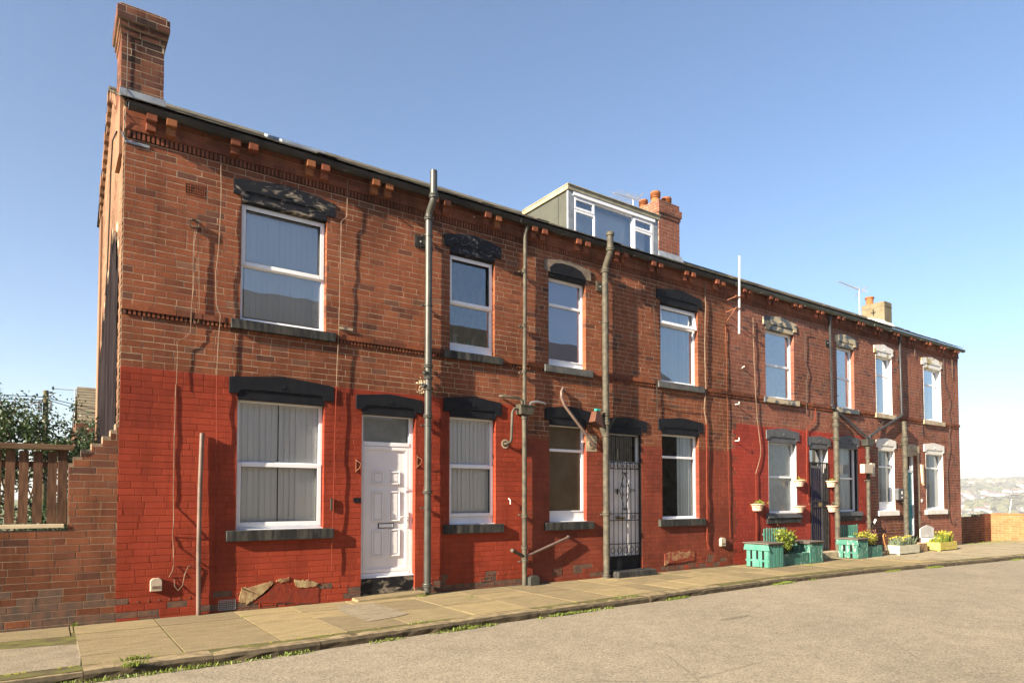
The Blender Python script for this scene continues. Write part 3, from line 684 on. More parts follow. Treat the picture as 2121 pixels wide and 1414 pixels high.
airbrick(H[0], 5.15, 5.36, .085, .15, 'dark_base', 1, 1); airbrick(H[1], 6.66, 6.87, .08, .21, 'dark_base', 7, 4)
airbrick(H[1], 9.64, 9.84, .0, .09, 'dark_base', 6, 4); airbrick(H[1], 10.28, 10.48, .01, .11, 'dark_base', 6, 4); airbrick(H[1], 10.66, 10.85, .09, .21, 'red_paint', 1, 1)
airbrick(H[2], 11.55, 11.73, 5.17, 5.31, 'brick_pale', 1, 1)
def fan(h, x, z, s=.17, mt='gutter_black'):
    m = M(); y = -.02; m.box(x, x + s, y, .0, z, z + s, 0); c = (x + s / 2, y - .004, z + s / 2)
    for r_ in (.42, .27, .13): ring(m, c, s * r_, .005, 16, mi=0)
    for k in range(8): t = pi * k / 4; m.tube([c, (c[0] + s * .42 * cos(t), c[1], c[2] + s * .42 * sin(t))], .003, 4)
    m.tube([(c[0], y - .01, c[2]), (c[0], y, c[2])], .012, 8, 1)
    m.build('extractor_vent', [mt, 'white_paint'], h)
fan(H[0], 3.93, 5.37, .19); fan(H[0], 4.95, 6.04, .11); fan(H[1], 7.72, 5.36, .18, 'pipe_old'); fan(H[2], 15.60, 5.36, .16); fan(H[3], 19.40, 5.38, .15)
def meter(h, x0, x1, z0, z1, d, mt):
    m = M(); w = x1 - x0
    m.prism([(x0, z0), (x1, z0), (x1, z1 - w * .25), (x1 - w * .12, z1 - w * .08), (x1 - w * .28, z1), (x0 + w * .28, z1), (x0 + w * .12, z1 - w * .08), (x0, z1 - w * .25)], -d, 0)
    o = m.build('meter_box', mt, h, bev=.006); B(x0 + .02, x1 - .02, -d - .003, -d, z0 + .03, z0 + .065).build('plate', 'cable', o); return o
meter(H[0], .36, .49, .31, .47, .045, 'meter_beige'); meter(H[1], 11.27, 11.43, .42, .60, .06, 'meter_beige')
m = M(); m.box(20.93, 21.07, -.05, 0, .36, .58); m.build('meter_box', 'stone_pale', H[3], bev=.006)
# broken render patches at the foot of the walls
def patch(h, poly, mt, y=-.022):
    r3 = random.Random(9); pl = []; y *= .6
    for (a, b), (c, d) in zip(poly, poly[1:] + poly[:1]):
        for k in range(12): t = k / 12; w = .022 * noise.noise(Vector((a * 9 + t * 5, b * 9, 2))); pl.append((a + (c - a) * t + w + r3.uniform(-.007, .007), b + (d - b) * t + w + r3.uniform(-.007, .007)))
    M().prism(pl, y, -.002).build('render_patch', mt, h)
patch(H[0], [(1.40, .10), (1.50, .06), (1.62, .12), (1.72, .19), (1.84, .31), (1.80, .33), (1.66, .30), (1.42, .26)], 'plaster_patch')
patch(H[0], [(2.14, .26), (2.2, .22), (2.30, .21), (2.42, .22), (2.46, .27), (2.3, .31), (2.12, .33)], 'plaster_patch')
patch(H[0], [(1.60, .06), (2.46, -.02), (2.46, .19), (2.10, .20), (1.92, .30), (1.86, .29), (1.75, .18), (1.62, .1)], 'red_render', -.014)
patch(H[0], [(1.88, .33), (1.95, .31), (2.06, .33), (2.04, .36), (1.94, .355)], 'plaster_patch')
patch(H[1], [(9.60, .12), (10.45, .16), (10.44, .24), (10.0, .21), (9.66, .16)], 'red_paint_faded', -.034)
patch(H[1], [(9.54, .10), (9.70, .13), (10.02, .17), (10.45, .22), (10.47, .33), (10.1, .35), (9.70, .36), (9.54, .33)], 'plaster_dull')

m = M(); x = .12
while x < 5.9:
    if not (1.4 < x < 2.5 or 2.95 < x < 4.05): m.lathe([(0, 0), (.011, .0), (.010, .004), (0, .005)], (0, 0, 0), 6); [m.v.__setitem__(q, (x + m.v[q][0], -.004 - m.v[q][2], .195 + m.v[q][1])) for q in range(len(m.v) - 24, len(m.v))]
    x += .115
m.build('damp_proofing_plugs', 'dark_base', H[0])
# --- pipes
def collar(m, x, y, z, r, hh=.05, mi=0): m.lathe([(r * .9, -hh / 2), (r * 1.32, -hh / 2), (r * 1.38, -hh * .2), (r * 1.2, 0), (r * 1.38, hh * .3), (r * 1.32, hh / 2), (r * .9, hh / 2)], (x, y, z), 14, mi)
def bracket(m, x, y, z, r): m.lathe([(r, -.012), (r * 1.18, -.012), (r * 1.18, .012), (r, .012)], (x, y, z), 14); m.box(x - .10, x + .02, y + r * .9, y + r * .9 + .012, z - .012, z + .012); m.box(x - .012, x + .012, y + r, 0, z - .012, z + .012); m.tube([(x - .09, y + r, z), (x - .09, y + r - .04, z)], .012, 6)
def sbend(x, z0, z1, y0, y1, dx, n=8):
    out = []
    for k in range(n + 1):
        t = k / n; s = t * t * (3 - 2 * t); out.append((x + dx * s, y0 + (y1 - y0) * s, z0 + (z1 - z0) * t))
    return out
# A: left soil pipe
m = M(); x = 4.125; r = .055; ya = -.105
m.tube([(x, ya, -.06), (x, ya, 5.86)], r, 16); m.tube(sbend(x, 5.86, 6.10, ya, -.26, .0), r, 16); m.tube([(x, -.26, 6.10), (x, -.26, 6.52)], r, 16)
for z in (.12, 1.55, 2.72, 3.15, 3.32, 3.5, 5.82): collar(m, x, ya, z, r)
collar(m, x, -.26, 6.12, r, .06)
for z in (1.30, 2.58, 4.45, 5.55): bracket(m, x, ya, z, r)
m.tube([(x - .05, ya - .02, 3.36), (x - .09, ya - .05, 3.40)], .035, 12, 0); m.tube([(x - .05, ya, 3.18), (x - .11, ya - .03, 3.20)], .035, 12, 0)
A = m.build('soil_pipe', 'pipe_grey', H[0], True); m = M(); m.tube([(4.035, -.157, 3.40), (4.033, -.158, 3.401)], .025, 12); m.tube([(4.015, -.137, 3.20), (4.013, -.138, 3.201)], .025, 12); m.build('pipe_socket', 'void', A)
m = M(); r2 = random.Random(2); m.leaves([(4.03 + r2.uniform(-.05, .04), -.06 + r2.uniform(-.03, .03), 3.18 + r2.uniform(-.1, .12)) for _ in range(60)], .04, r2, 0, .8); m.build('hardened_foam', 'stone_pale', H[0])
# B: rainwater pipe with hopper
m = M(); x = 5.99; r = .034; y = -.085
m.tube([(x + .03, -.13, 6.15), (x + .02, y, 6.02), (x, y, 3.05)], r, 12); m.tube([(x, y, 2.88), (x, y, -.05)], .042, 14)
for z in (5.35, 4.40, 3.6): bracket(m, x, y, z, r); collar(m, x, y, z + .03, r, .04)
for z in (2.84, 1.15, .62, .42): collar(m, x, y, z, .042, .06)
for z in (1.17, .38): bracket(m, x, y, z, .042)
Bp = m.build('rainwater_pipe', 'pipe_old', H[1], True)
m = M(); m.hexa([(x - .115, y - .075, 2.885), (x + .13, y - .075, 2.885), (x + .13, .0, 2.885), (x - .115, .0, 2.885), (x - .14, y - .095, 3.03), (x + .165, y - .095, 3.03), (x + .165, .0, 3.03), (x - .14, .0, 3.03)]); m.box(x - .15, x + .175, y - .105, .0, 3.03, 3.045); m.build('hopper', 'pipe_old', Bp)
# waste pipes around B
def wp(pts, r, mt, h, cols=()):
    m = M(); m.tube(pts, r, 10)
    for p in cols: m.lathe([(r, -.02), (r * 1.35, -.02), (r * 1.35, .02), (r, .02)], p, 10)
    return m.build('waste_pipe', mt, h, True)
wp([(5.52, -.02, 3.17), (5.54, -.07, 3.165), (5.86, -.08, 3.16), (5.93, -.09, 3.13), (5.94, -.09, 3.05)], .021, 'pipe_old', H[1])
wp([(6.50, -.01, 3.10), (6.44, -.06, 3.12), (6.25, -.08, 3.13), (6.12, -.09, 3.10), (6.08, -.09, 3.04)], .021, 'alu', H[1])
wp([(5.88, -.08, 2.97), (5.78, -.08, 2.97), (5.74, -.08, 2.90), (5.72, -.08, 2.45), (5.71, -.07, 2.40), (5.64, -.06, 2.37), (5.63, 0, 2.37)], .024, 'pipe_old', H[0])
m = M(); m.lathe([(.03, 0), (.075, 0), (.08, .012), (.05, .014)], (0, 0, 0), 18); m.xf(Matrix.Translation((5.64, 0, 2.37)) @ Matrix.Rotation(pi / 2, 4, 'X')); m.build('wall_collar', 'stone_pale', H[0])
wp([(5.95, -.09, .47), (5.85, -.10, .52), (5.72, -.12, .58), (5.69, -.14, .585)], .030, 'pipe_old', H[1])
wp([(6.02, -.09, .47), (6.12, -.10, .50), (6.26, -.10, .54), (6.95, -.08, .75), (6.99, -.07, .76), (7.0, 0, .77)], .024, 'pole_brown', H[1])
m = M(); m.prism([(6.03, -.06), (6.23, -.06), (6.23, .10), (6.19, .135), (6.09, .135), (6.03, .11)], -.20, -.06); m.build('drain_hood', 'pipe_grey', H[1], bev=.01)
# C: second soil pipe with cowl
m = M(); x = 7.86; r = .06; ya = -.11
m.tube([(x, ya, -.06), (x, ya, 5.75)], r, 16); m.tube(sbend(x, 5.75, 6.08, ya, -.27, -.02), r, 16); m.tube([(x - .02, -.27, 6.08), (x - .02, -.27, 6.36)], r, 16); m.lathe([(.06, 0), (.076, 0), (.078, .05), (.06, .07), (.03, .085), (0, .085)], (x - .02, -.27, 6.35), 14)
for z in (.0, 1.17, 2.64, 2.86, 3.03, 5.73): collar(m, x, ya, z, r, .07)
collar(m, x - .02, -.27, 6.09, r, .06)
for z in (1.15, 4.75): bracket(m, x, ya, z, r)
m.tube([(x - .02, ya, 2.62), (x - .10, ya + .01, 2.80), (x - .11, ya + .01, 2.95)], .055, 12)
m.tube([(x + .02, ya, 2.66), (x + .22, ya, 2.98)], .018, 8)
m.build('soil_pipe', 'pipe_old', H[1], True)
wp([(6.93, -.03, 3.38), (6.86, -.06, 3.42), (6.82, -.07, 3.36), (6.82, -.075, 3.25), (6.88, -.08, 3.12), (7.52, -.11, 2.47), (7.58, -.11, 2.42), (7.62, -.08, 2.44), (7.60, -.01, 2.46)], .027, 'pole_brown', H[1])
m = M(); m.lathe([(.03, 0), (.085, 0), (.09, .012), (.05, .016)], (0, 0, 0), 18); m.xf(Matrix.Translation((7.58, -.002, 2.46)) @ Matrix.Rotation(pi / 2, 4, 'X')); m.box(7.46, 7.72, -.006, -.001, 2.32, 2.62); m.build('wall_collar', 'stone_pale', H[1])
m = M(); m.hexa([(7.50, -.20, 2.86), (7.78, -.17, 2.74), (7.78, -.03, 2.74), (7.50, -.03, 2.86), (7.56, -.18, 3.06), (7.66, -.17, 3.05), (7.66, -.04, 3.05), (7.56, -.04, 3.06)]); bx = m.build('alarm_box', 'brown_pot', H[1], bev=.01)
B(7.56, 7.66, -.185, -.12, 3.062, 3.10).build('lid', 'plastic_teal', bx)
# D, G: pipes of the third and fourth houses, E, F black rainwater pipes feeding one hopper
for (x, h, zt, nm) in ((15.82, H[2], 3.66, 0), (19.47, H[3], 3.66, 1)):
    m = M(); r = .066; y = -.13; m.tube([(x, y, -.06), (x, y, zt)], r, 16)
    for z in (1.30, 3.32, 3.52, 2.98) if nm == 0 else (1.5, 3.02, 3.2): collar(m, x, y, z, r, .07)
    for z in (1.34, 3.0): bracket(m, x, y, z, r)
    if nm: m.lathe([(.066, -.08), (.09, -.05), (.095, 0), (.09, .05), (.066, .08)], (x, y, 3.12), 14)
    m.build('soil_pipe', 'pipe_old', h, True)
def pipeb(pts, h, r=.033):
    m = M(); m.tube(pts, r, 12)
    for p in pts[1:-1]: m.lathe([(r, -.03), (r * 1.2, -.03), (r * 1.2, .03), (r, .03)], p, 12)
    m.build('rainwater_pipe', 'pipe_black', h, True)
pipeb([(15.72, -.12, 6.15), (15.72, -.07, 6.08), (15.76, -.07, 3.83), (15.80, -.07, 3.78), (17.36, -.11, 3.12), (17.42, -.11, 3.02)], H[2])
pipeb([(19.42, -.12, 6.15), (19.42, -.07, 6.08), (19.46, -.07, 3.88), (19.42, -.07, 3.82), (17.55, -.11, 3.14), (17.50, -.11, 3.02)], H[3])
wp([(17.52, -.12, 3.06), (18.5, -.03, 3.62), (18.7, 0, 3.66)], .018, 'cable_dark', H[3])
m = M(); x = 17.44; y = -.10; m.tube([(x, y, 2.86), (x, y, -.05)], .05, 14)
for z in (2.83, 2.55, 1.95, .82, .55): collar(m, x, y, z, .05, .06)
m.lathe([(.05, -.1), (.085, -.05), (.09, 0), (.085, .05), (.05, .1)], (x, y, .48), 14)
m.tube([(x, y, .52), (x + .12, y - .01, .70), (x + .22, y - .01, .78)], .03, 10)
bracket(m, x, y, 1.93, .05); p5 = m.build('rainwater_pipe', 'pipe_old', H[2], True)
m = M(); m.hexa([(x - .12, y - .08, 2.87), (x + .12, y - .08, 2.87), (x + .12, 0, 2.87), (x - .12, 0, 2.87), (x - .19, y - .11, 3.04), (x + .19, y - .11, 3.04), (x + .19, 0, 3.04), (x - .19, 0, 3.04)]); m.build('hopper', 'pipe_grey', p5)
m = M(); m.tube([(x + .22, y - .01, .77), (x + .33, y - .01, .87)], .034, 10); m.build('pipe_end', 'white_paint', p5, True)
m = M(); m.box(17.00, 17.44, -.235, -.11, 2.12, 2.36); m.box(17.44, 17.62, -.20, -.10, 2.04, 2.40); m.build('utility_box', 'meter_beige', H[2], bev=.008)
m = M(); m.prism([(19.08, 1.41), (19.40, 1.41), (19.40, 1.68), (19.34, 1.74), (19.14, 1.74), (19.08, 1.68)], -.11, 0); lb = m.build('post_box', 'grey_paint', H[3], bev=.006)
m = M(); m.box(19.27, 19.33, -.117, -.111, 1.57, 1.66); m.box(19.27, 19.33, -.117, -.111, 1.46, 1.50); m.build('plate', 'white_paint', lb)
m = M(); m.hexa([(20.72, -.06, 1.92), (20.80, -.06, 1.84), (20.80, -.01, 1.84), (20.72, -.01, 1.92), (20.66, -.06, 2.46), (20.78, -.06, 2.46), (20.78, -.01, 2.46), (20.66, -.01, 2.46)]); m.build('wall_plank', 'wood_cream', H[3])
m = M(); m.box(20.70, 20.77, -.02, 0, 1.35, 1.43); m.build('door_bell', 'white_paint', H[3])
# hooks, brackets and small fittings
def fitting(name, h, pts, r, mt): m = M(); m.tube(pts, r, 6); m.build(name, mt, h)
for xx, zz in ((3.03, 1.93), (4.02, 2.02)):
    fitting('basket_hook', H[0], [(xx - .03, -.01, zz + .1), (xx - .03, -.01, zz - .1)], .006, 'rust'); fitting('basket_hook', H[0], [(xx - .03, -.01, zz + .08), (xx + .02, -.07, zz + .03), (xx + .01, -.05, zz - .04), (xx - .03, -.01, zz - .08)], .006, 'rust')
B(2.965, 3.078, -.012, 0, 1.39, 1.46).build('house_number_plate', 'black_paint', H[0])
B(2.62, 2.66, -.03, 0, 1.28, 1.45).build('cable_clip_box', 'cable_dark', H[0])
m = M(); m.box(2.72, 2.93, -.03, 0, 3.895, 3.93); m.box(4.46, 4.6, -.02, 0, 3.60, 3.615); m.build('flat_bracket', 'stone_pale', H[0])
m = M(); m.box(.0, .27, -.012, 0, 5.80, 5.835); m.tube([(-.03, -.05, 5.9), (0, -.02, 5.815)], .008); m.build('wall_tie', 'lead', H[0], bev=.002)
fitting('wall_hook', H[1], [(11.89, 0, 3.55), (11.89, -.10, 3.55), (11.89, -.10, 3.60)], .011, 'white_paint'); fitting('wall_hook', H[2], [(11.86, 0, 2.73), (11.86, -.11, 2.73), (11.86, -.11, 2.80)], .011, 'white_paint')
fitting('wall_hook', H[1], [(5.72, 0, 1.45), (5.72, -.05, 1.42), (5.72, -.05, 1.35)], .009, 'white_paint'); fitting('wall_hook', H[2], [(12.15, 0, 4.40), (12.12, -.08, 4.42)], .014, 'white_paint')
fitting('wall_hook', H[2], [(16.02, 0, 4.1), (16.0, -.12, 4.1)], .01, 'iron'); fitting('wall_hook', H[1], [(8.18, 0, 3.98), (8.18, -.10, 3.98)], .008, 'rust')
# coil of wire
m = M(); r2 = random.Random(4)
for k in range(9): ring(m, (.78 + r2.uniform(-.006, .006), -.02 - k * .004, 4.96 + r2.uniform(-.006, .006)), .052 + r2.uniform(-.006, .006), .0025, 18)
m.tube([(.78, 0, 5.02), (.86, -.05, 5.0), (.86, -.03, 4.97)], .008, 5); m.build('coiled_wire', 'cable_dark', H[0])
# --- cables clipped to the walls
def cable(h, pts, r=.0045, mt='cable', out=.02, nm='cable'):
    P = []; r3 = random.Random(int(pts[0][0] * 91))
    for (a, b), (c, d) in zip(pts, pts[1:]):
        n = max(1, int(hypot(c - a, d - b) / .18))
        for k in range(n): t = k / n; P.append((a + (c - a) * t + r3.uniform(-.003, .003), -out + r3.uniform(-.005, .005) - .5 * r, b + (d - b) * t))
    P.append((pts[-1][0], -out, pts[-1][1])); M().tube(P, r, 5).build(nm, mt, h)
cable(H[0], [(.82, 4.93), (.79, 4.7), (.79, 4.2), (.77, 3.9), (.76, 3.56), (.70, 3.48), (.61, 3.42), (.62, 3.3), (.61, 2.88)], .004, out=.035)
cable(H[0], [(.61, 2.88), (.60, 2.2), (.60, 1.52), (.605, 1.36)], .005, out=.012)
M().tube([(.605, -.012, 1.36), (.605, -.04, 1.25), (.60, -.075, 1.10), (.60, -.012, .98), (.61, -.02, .86), (.605, -.085, .72), (.62, -.012, .62), (.60, -.04, .54), (.57, -.01, .47)], .005, 6).build('cable', 'cable', H[0])
M().tube([(.63, -.01, .44), (.63, -.03, .36), (.67, -.04, .30), (.72, -.04, .36), (.74, -.04, .49), (.78, -.04, .59), (.84, -.02, .61)], .005, 6).build('cable', 'cable', H[0])
cable(H[0], [(.80, 4.9), (.78, 4.76), (.78, 4.09), (.77, 3.82)], .004, out=.035); cable(H[0], [(.83, 4.92), (.85, 4.4), (.86, 3.9), (.85, 3.70), (.81, 3.68), (.78, 3.78)], .004, out=.03)
cable(H[0], [(1.09, 5.94), (1.10, 5.3), (1.08, 4.76), (1.05, 4.39), (1.06, 3.96), (1.11, 3.83), (1.09, 3.5), (1.08, 3.05)], .006, out=.045); cable(H[0], [(1.08, 3.05), (1.09, 2.2), (1.09, 1.12), (1.12, .85), (1.11, .71)], .006, 'cable_red', .035)
cable(H[0], [(2.82, 6.1), (2.81, 5.55), (2.73, 5.46), (2.72, 4.79), (2.71, 3.89), (2.69, 3.41), (2.68, 3.06)], .006, out=.045); cable(H[0], [(2.68, 3.06), (2.66, 1.85), (2.65, 1.32), (2.64, .66), (2.64, .42)], .006, 'cable_red', .035)
cable(H[1], [(10.83, 6.08), (10.86, 5.6), (10.81, 4.76), (10.84, 3.82), (10.78, 3.35), (10.85, 3.06)], .012, 'cable', .03); cable(H[1], [(10.85, 3.06), (10.84, 2.4), (10.84, 1.15), (10.83, .54), (10.9, .38)], .012, 'cable_red', .028)
cable(H[1], [(11.54, 5.25), (11.56, 4.5), (11.54, 3.89), (11.58, 3.59), (11.58, 2.5)], .006, 'brick', .022); cable(H[1], [(11.58, 2.5), (11.58, 1.9), (11.62, .9), (11.62, .6)], .006, 'cable_red', .022)
cable(H[2], [(12.53, 5.60), (12.54, 4.93), (12.59, 3.83), (12.64, 3.27), (12.76, 2.6), (12.75, 2.42), (12.56, 2.01)], .008, 'cable', .03); cable(H[2], [(12.56, 2.01), (12.57, 1.4), (12.55, .48)], .008, 'cable_red', .028)
cable(H[2], [(14.9, 5.6), (14.64, 5.55), (14.62, 4.86), (14.77, 4.57), (14.67, 4.32), (14.65, 3.54)], .008, 'cable_dark', .03); cable(H[2], [(15.05, 3.71), (15.0, 3.39), (14.66, 3.17), (14.61, 1.95), (14.65, 1.41)], .010, 'cable_red', .03)
cable(H[1], [(9.25, 5.35), (9.27, 5.0), (9.33, 4.6)], .006, 'cable_dark', .03); cable(H[1], [(9.12, 3.42), (9.8, 3.32), (10.7, 3.36)], .006, 'cable_dark', .04); cable(H[1], [(9.33, 3.75), (9.33, 3.2), (9.38, 3.06)], .008, 'cable_dark', .03)
cable(H[3], [(22.55, 6.15), (22.3, 5.8), (22.32, 5.3), (22.5, 4.9), (22.75, 4.6), (22.6, 4.2), (22.75, 3.8), (22.6, 3.5), (22.65, 3.0), (22.4, 2.5), (22.45, 1.0), (22.6, .7), (22.8, .65), (22.9, .75)], .008, 'cable_dark', .03)
cable(H[3], [(20.75, 5.15), (20.8, 4.3), (20.78, 3.7), (20.8, 3.35), (21.5, 3.25), (22.4, 3.3)], .006, 'cable_dark', .03)
cable(H[3], [(20.4, 6.1), (20.4, 5.7)], .006, 'cable', .04); cable(H[3], [(22.9, 6.1), (22.92, 5.3)], .006, 'cable', .04)

# --- chimneys
def stack(m, x0, x1, y0, y1, z0, z1, steps, seed, mi=1, mo=0):
    """brick stack with corbelled head; steps = [(z, out), ...]"""
    rg = random.Random(seed); k = 0; z = z0
    while z < z1 - .03:
        o = 0
        for zs, oo in steps:
            if z >= zs - .01: o = oo
        X0, X1, Y0, Y1 = x0 - o, x1 + o, y0 - o, y1 + o; h = min(C, z1 - z)
        m.box(X0 + .004, X1 - .004, Y0 + .004, Y1 - .004, z, z + h, mo)
        for (a, b) in brickrow(k, X0, X1, rg, .225):
            put_brick(m, a, b, z, h, Y0 + .004, mi, rg)
            s = len(m.v); put_brick(m, a, b, z, h, 0, mi, rg)
            for q in range(s, len(m.v)): vx, vy, vz = m.v[q]; m.v[q] = (X0 + X1 - vx, Y1 - .004 - vy, vz)
        for sx in (0, 1):
            for (a, b) in brickrow(k + 1, Y0, Y1, rg, .225):
                s = len(m.v); put_brick(m, a, b, z, h, 0, mi, rg)
                for q in range(s, len(m.v)):
                    vx, vy, vz = m.v[q]
                    m.v[q] = (X0 + .004 + vy, Y0 + Y1 - vx, vz) if sx == 0 else (X1 - .004 - vy, vx, vz)
        z += C; k += 1
def pot(m, x, y, z, r, h, slots=True, mi=0):
    m.lathe([(r * .95, 0), (r, .02), (r * .92, .05), (r * .86, h * .5), (r * .95, h * .78), (r * 1.12, h * .82), (r * 1.14, h * .9), (r * 1.02, h * .92), (r * 1.05, h), (r * .8, h), (r * .75, h * .5)], (x, y, z), 18, mi)
    if slots:
        for zz in (.45, .6, .72): m.lathe([(r * .9, 0), (r * 1.1, .004), (r * 1.1, h * .05), (r * .9, h * .06)], (x, y, z + h * zz), 18, mi)
m = M(); stack(m, -.05, .43, .12, .72, 6.40, 7.60, [(7.18, .012), (7.27, .03), (7.36, .055), (7.55, .02)], 1)
c1 = m.build('chimney', ['mortar', 'brick_soot'], H[0]); c1['label'] = 'tall chimney without pots, corbelled head blackened by soot'
m = M(); m.hexa([(-.06, .10, 6.42), (.45, .10, 6.42), (.45, .13, 6.42), (-.06, .13, 6.42), (-.058, .104, 6.53), (.448, .104, 6.53), (.448, .13, 6.53), (-.058, .13, 6.53)]); m.hexa([(.43, .1, 6.42), (.46, .1, 6.42), (.46, .74, 6.78), (.43, .74, 6.78), (.43, .1, 6.53), (.445, .1, 6.53), (.445, .74, 6.9), (.43, .74, 6.9)]); m.build('flashing', 'lead', c1)
M().tube([(.02, .112, 7.40), (.02, .112, 6.55), (.0, -.05, 6.1), (-.02, -.03, 5.85)], .004, 4).build('wire', 'cable_dark', c1)
m = M(); stack(m, 10.99, 11.72, 1.4, 2.2, 6.95, 8.50, [(8.06, .02), (8.14, .045), (8.30, .0)], 2)
c2 = m.build('chimney', ['mortar', 'brick_pale'], H[1]); c2['label'] = 'brick chimney with orange clay pots beside the dormer'
for px, py, hh, rr_ in ((11.12, 1.62, .27, .11), (11.50, 1.62, .22, .115), (11.13, 2.02, .22, .10)):
    m = M(); pot(m, px, py, 8.5, rr_, hh); m.build('chimney_pot', 'terracotta', c2, True)
m = M(); m.hexa([(10.9, 1.3, 7.08), (11.76, 1.3, 7.08), (11.76, 1.40, 7.14), (10.9, 1.40, 7.14), (10.95, 1.38, 7.27), (11.74, 1.38, 7.27), (11.74, 1.40, 7.27), (10.95, 1.40, 7.27)]); m.build('flashing', 'lead', c2)
m = M(); m.box(21.85, 22.35, 1.5, 2.25, 6.9, 7.97); m.box(21.84, 22.36, 1.49, 2.26, 7.80, 7.83); c4 = m.build('chimney', 'render_cream', H[3], bev=.01); c4['label'] = 'cream rendered chimney with one clay pot'
m = M(); pot(m, 22.0, 2.05, 7.97, .13, .27, False); m.build('chimney_pot', 'terracotta', c4, True)
m = M(); m.hexa([(21.75, 1.42, 7.13), (22.40, 1.42, 7.13), (22.40, 1.5, 7.2), (21.75, 1.5, 7.2), (21.83, 1.48, 7.28), (22.37, 1.48, 7.28), (22.37, 1.5, 7.28), (21.83, 1.5, 7.28)]); m.hexa([(21.72, 1.45, 7.16), (21.85, 1.45, 7.16), (21.85, 2.25, 7.5), (21.72, 2.25, 7.5), (21.82, 1.48, 7.3), (21.85, 1.48, 7.3), (21.85, 2.25, 7.6), (21.82, 2.25, 7.6)]); m.build('flashing', 'white_masonry', c4)
m = M(); m.tube([(21.846, 1.85, 7.55), (21.82, 1.85, 7.6), (21.82, 1.85, 7.75)], .015, 6); m.tube([(21.835, 1.78, 7.66), (21.835, 1.85, 7.63), (21.835, 1.92, 7.66)], .012, 5); m.build('wall_anchor', 'iron', c4)
# roof lights and loose boards on the left roof
m = M(); yy = .45
m.hexa([(1.95, .25, roofz(.25) + .03), (2.6, .25, roofz(.25) + .03), (2.6, 1.2, roofz(1.2) + .03), (1.95, 1.2, roofz(1.2) + .03), (1.95, .25, roofz(.25) + .08), (2.6, .25, roofz(.25) + .08), (2.6, 1.2, roofz(1.2) + .08), (1.95, 1.2, roofz(1.2) + .08)])
rl = m.build('roof_light', 'lead', H[0], bev=.01); M().quad([(2.02, .33, roofz(.33) + .084), (2.53, .33, roofz(.33) + .084), (2.53, 1.12, roofz(1.12) + .084), (2.02, 1.12, roofz(1.12) + .084)]).build('pane', 'glass', rl)
# --- dormer of the second house
dy = .30
m = M(); m.box(7.27, 9.79, dy - .03, 1.75, 7.30, 7.385); m.box(7.26, 9.80, dy - .05, 1.75, 7.386, 7.41)
dr = m.build('dormer_roof', 'concrete', H[1], bev=.006)
m = M(); m.quad([(7.31, dy + .02, 6.42), (7.31, 1.75, 7.2), (7.31, 1.75, 7.3), (7.31, dy + .02, 7.3)]); m.build('dormer_cheek', 'render_green', H[1]); m = M(); m.quad([(9.75, dy + .02, 6.42), (9.75, 1.75, 7.2), (9.75, 1.75, 7.3), (9.75, dy + .02, 7.3)]); m.build('dormer_cheek', 'render_green', H[1])
for q in ((7.30, 7.44), (9.62, 9.77)): B(*q, dy, dy + .05, 6.45, 7.30).build('dormer_post', 'lead', H[1], bev=.004)
m = M(); m.box(7.42, 9.66, dy - .02, dy + .03, 7.225, 7.298); m.build('fascia', 'upvc', H[1], bev=.004)
m = M(); a, b, zb_, zt_ = 7.44, 9.62, 6.46, 7.223
for xx in (a, 7.99 - .05, 9.02, b - .045): m.box(xx, xx + .045, dy + .02, dy + .08, zb_, zt_)
m.box(a + .045, b - .045, dy + .02, dy + .08, zt_ - .03, zt_); m.box(a + .045, b - .045, dy + .02, dy + .08, zb_, zb_ + .03)
for (c, d) in ((a + .045, 7.94), (9.065, b - .045)): m.box(c, d, dy + .018, dy + .08, 6.955, 6.995)
dw = m.build('dormer_window', 'upvc', H[1], bev=.003)
def smallsash(c, d, e, f):
    q = M(); s = .042; y = dy + .0
    q.box(c, c + s, y, y + .03, e, f); q.box(d - s, d, y, y + .03, e, f); q.box(c + s, d - s, y, y + .03, f - s, f); q.box(c + s, d - s, y, y + .03, e, e + s); q.build('sash', 'upvc', dw, bev=.003)
    M().quad([(c + s, y + .02, e + s), (d - s, y + .02, e + s), (d - s, y + .02, f - s), (c + s, y + .02, f - s)]).build('pane', 'glass', dw)
smallsash(7.455, 7.97, 6.98, 7.20); smallsash(7.455, 7.985, 6.47, 6.965); smallsash(9.05, 9.60, 6.98, 7.20); smallsash(9.05, 9.60, 6.47, 6.965)
M().quad([(7.985, dy + .05, 6.49), (9.02, dy + .05, 6.49), (9.02, dy + .05, 7.2), (7.985, dy + .05, 7.2)]).build('pane', 'glass', dw)
B(7.5, 9.58, dy + .22, dy + .23, 6.45, 7.22).build('curtain', 'blind_grey', dw)
M().box(7.31, 9.75, dy + .3, dy + .31, 6.42, 7.3).build('dormer_lining', 'room', H[1])
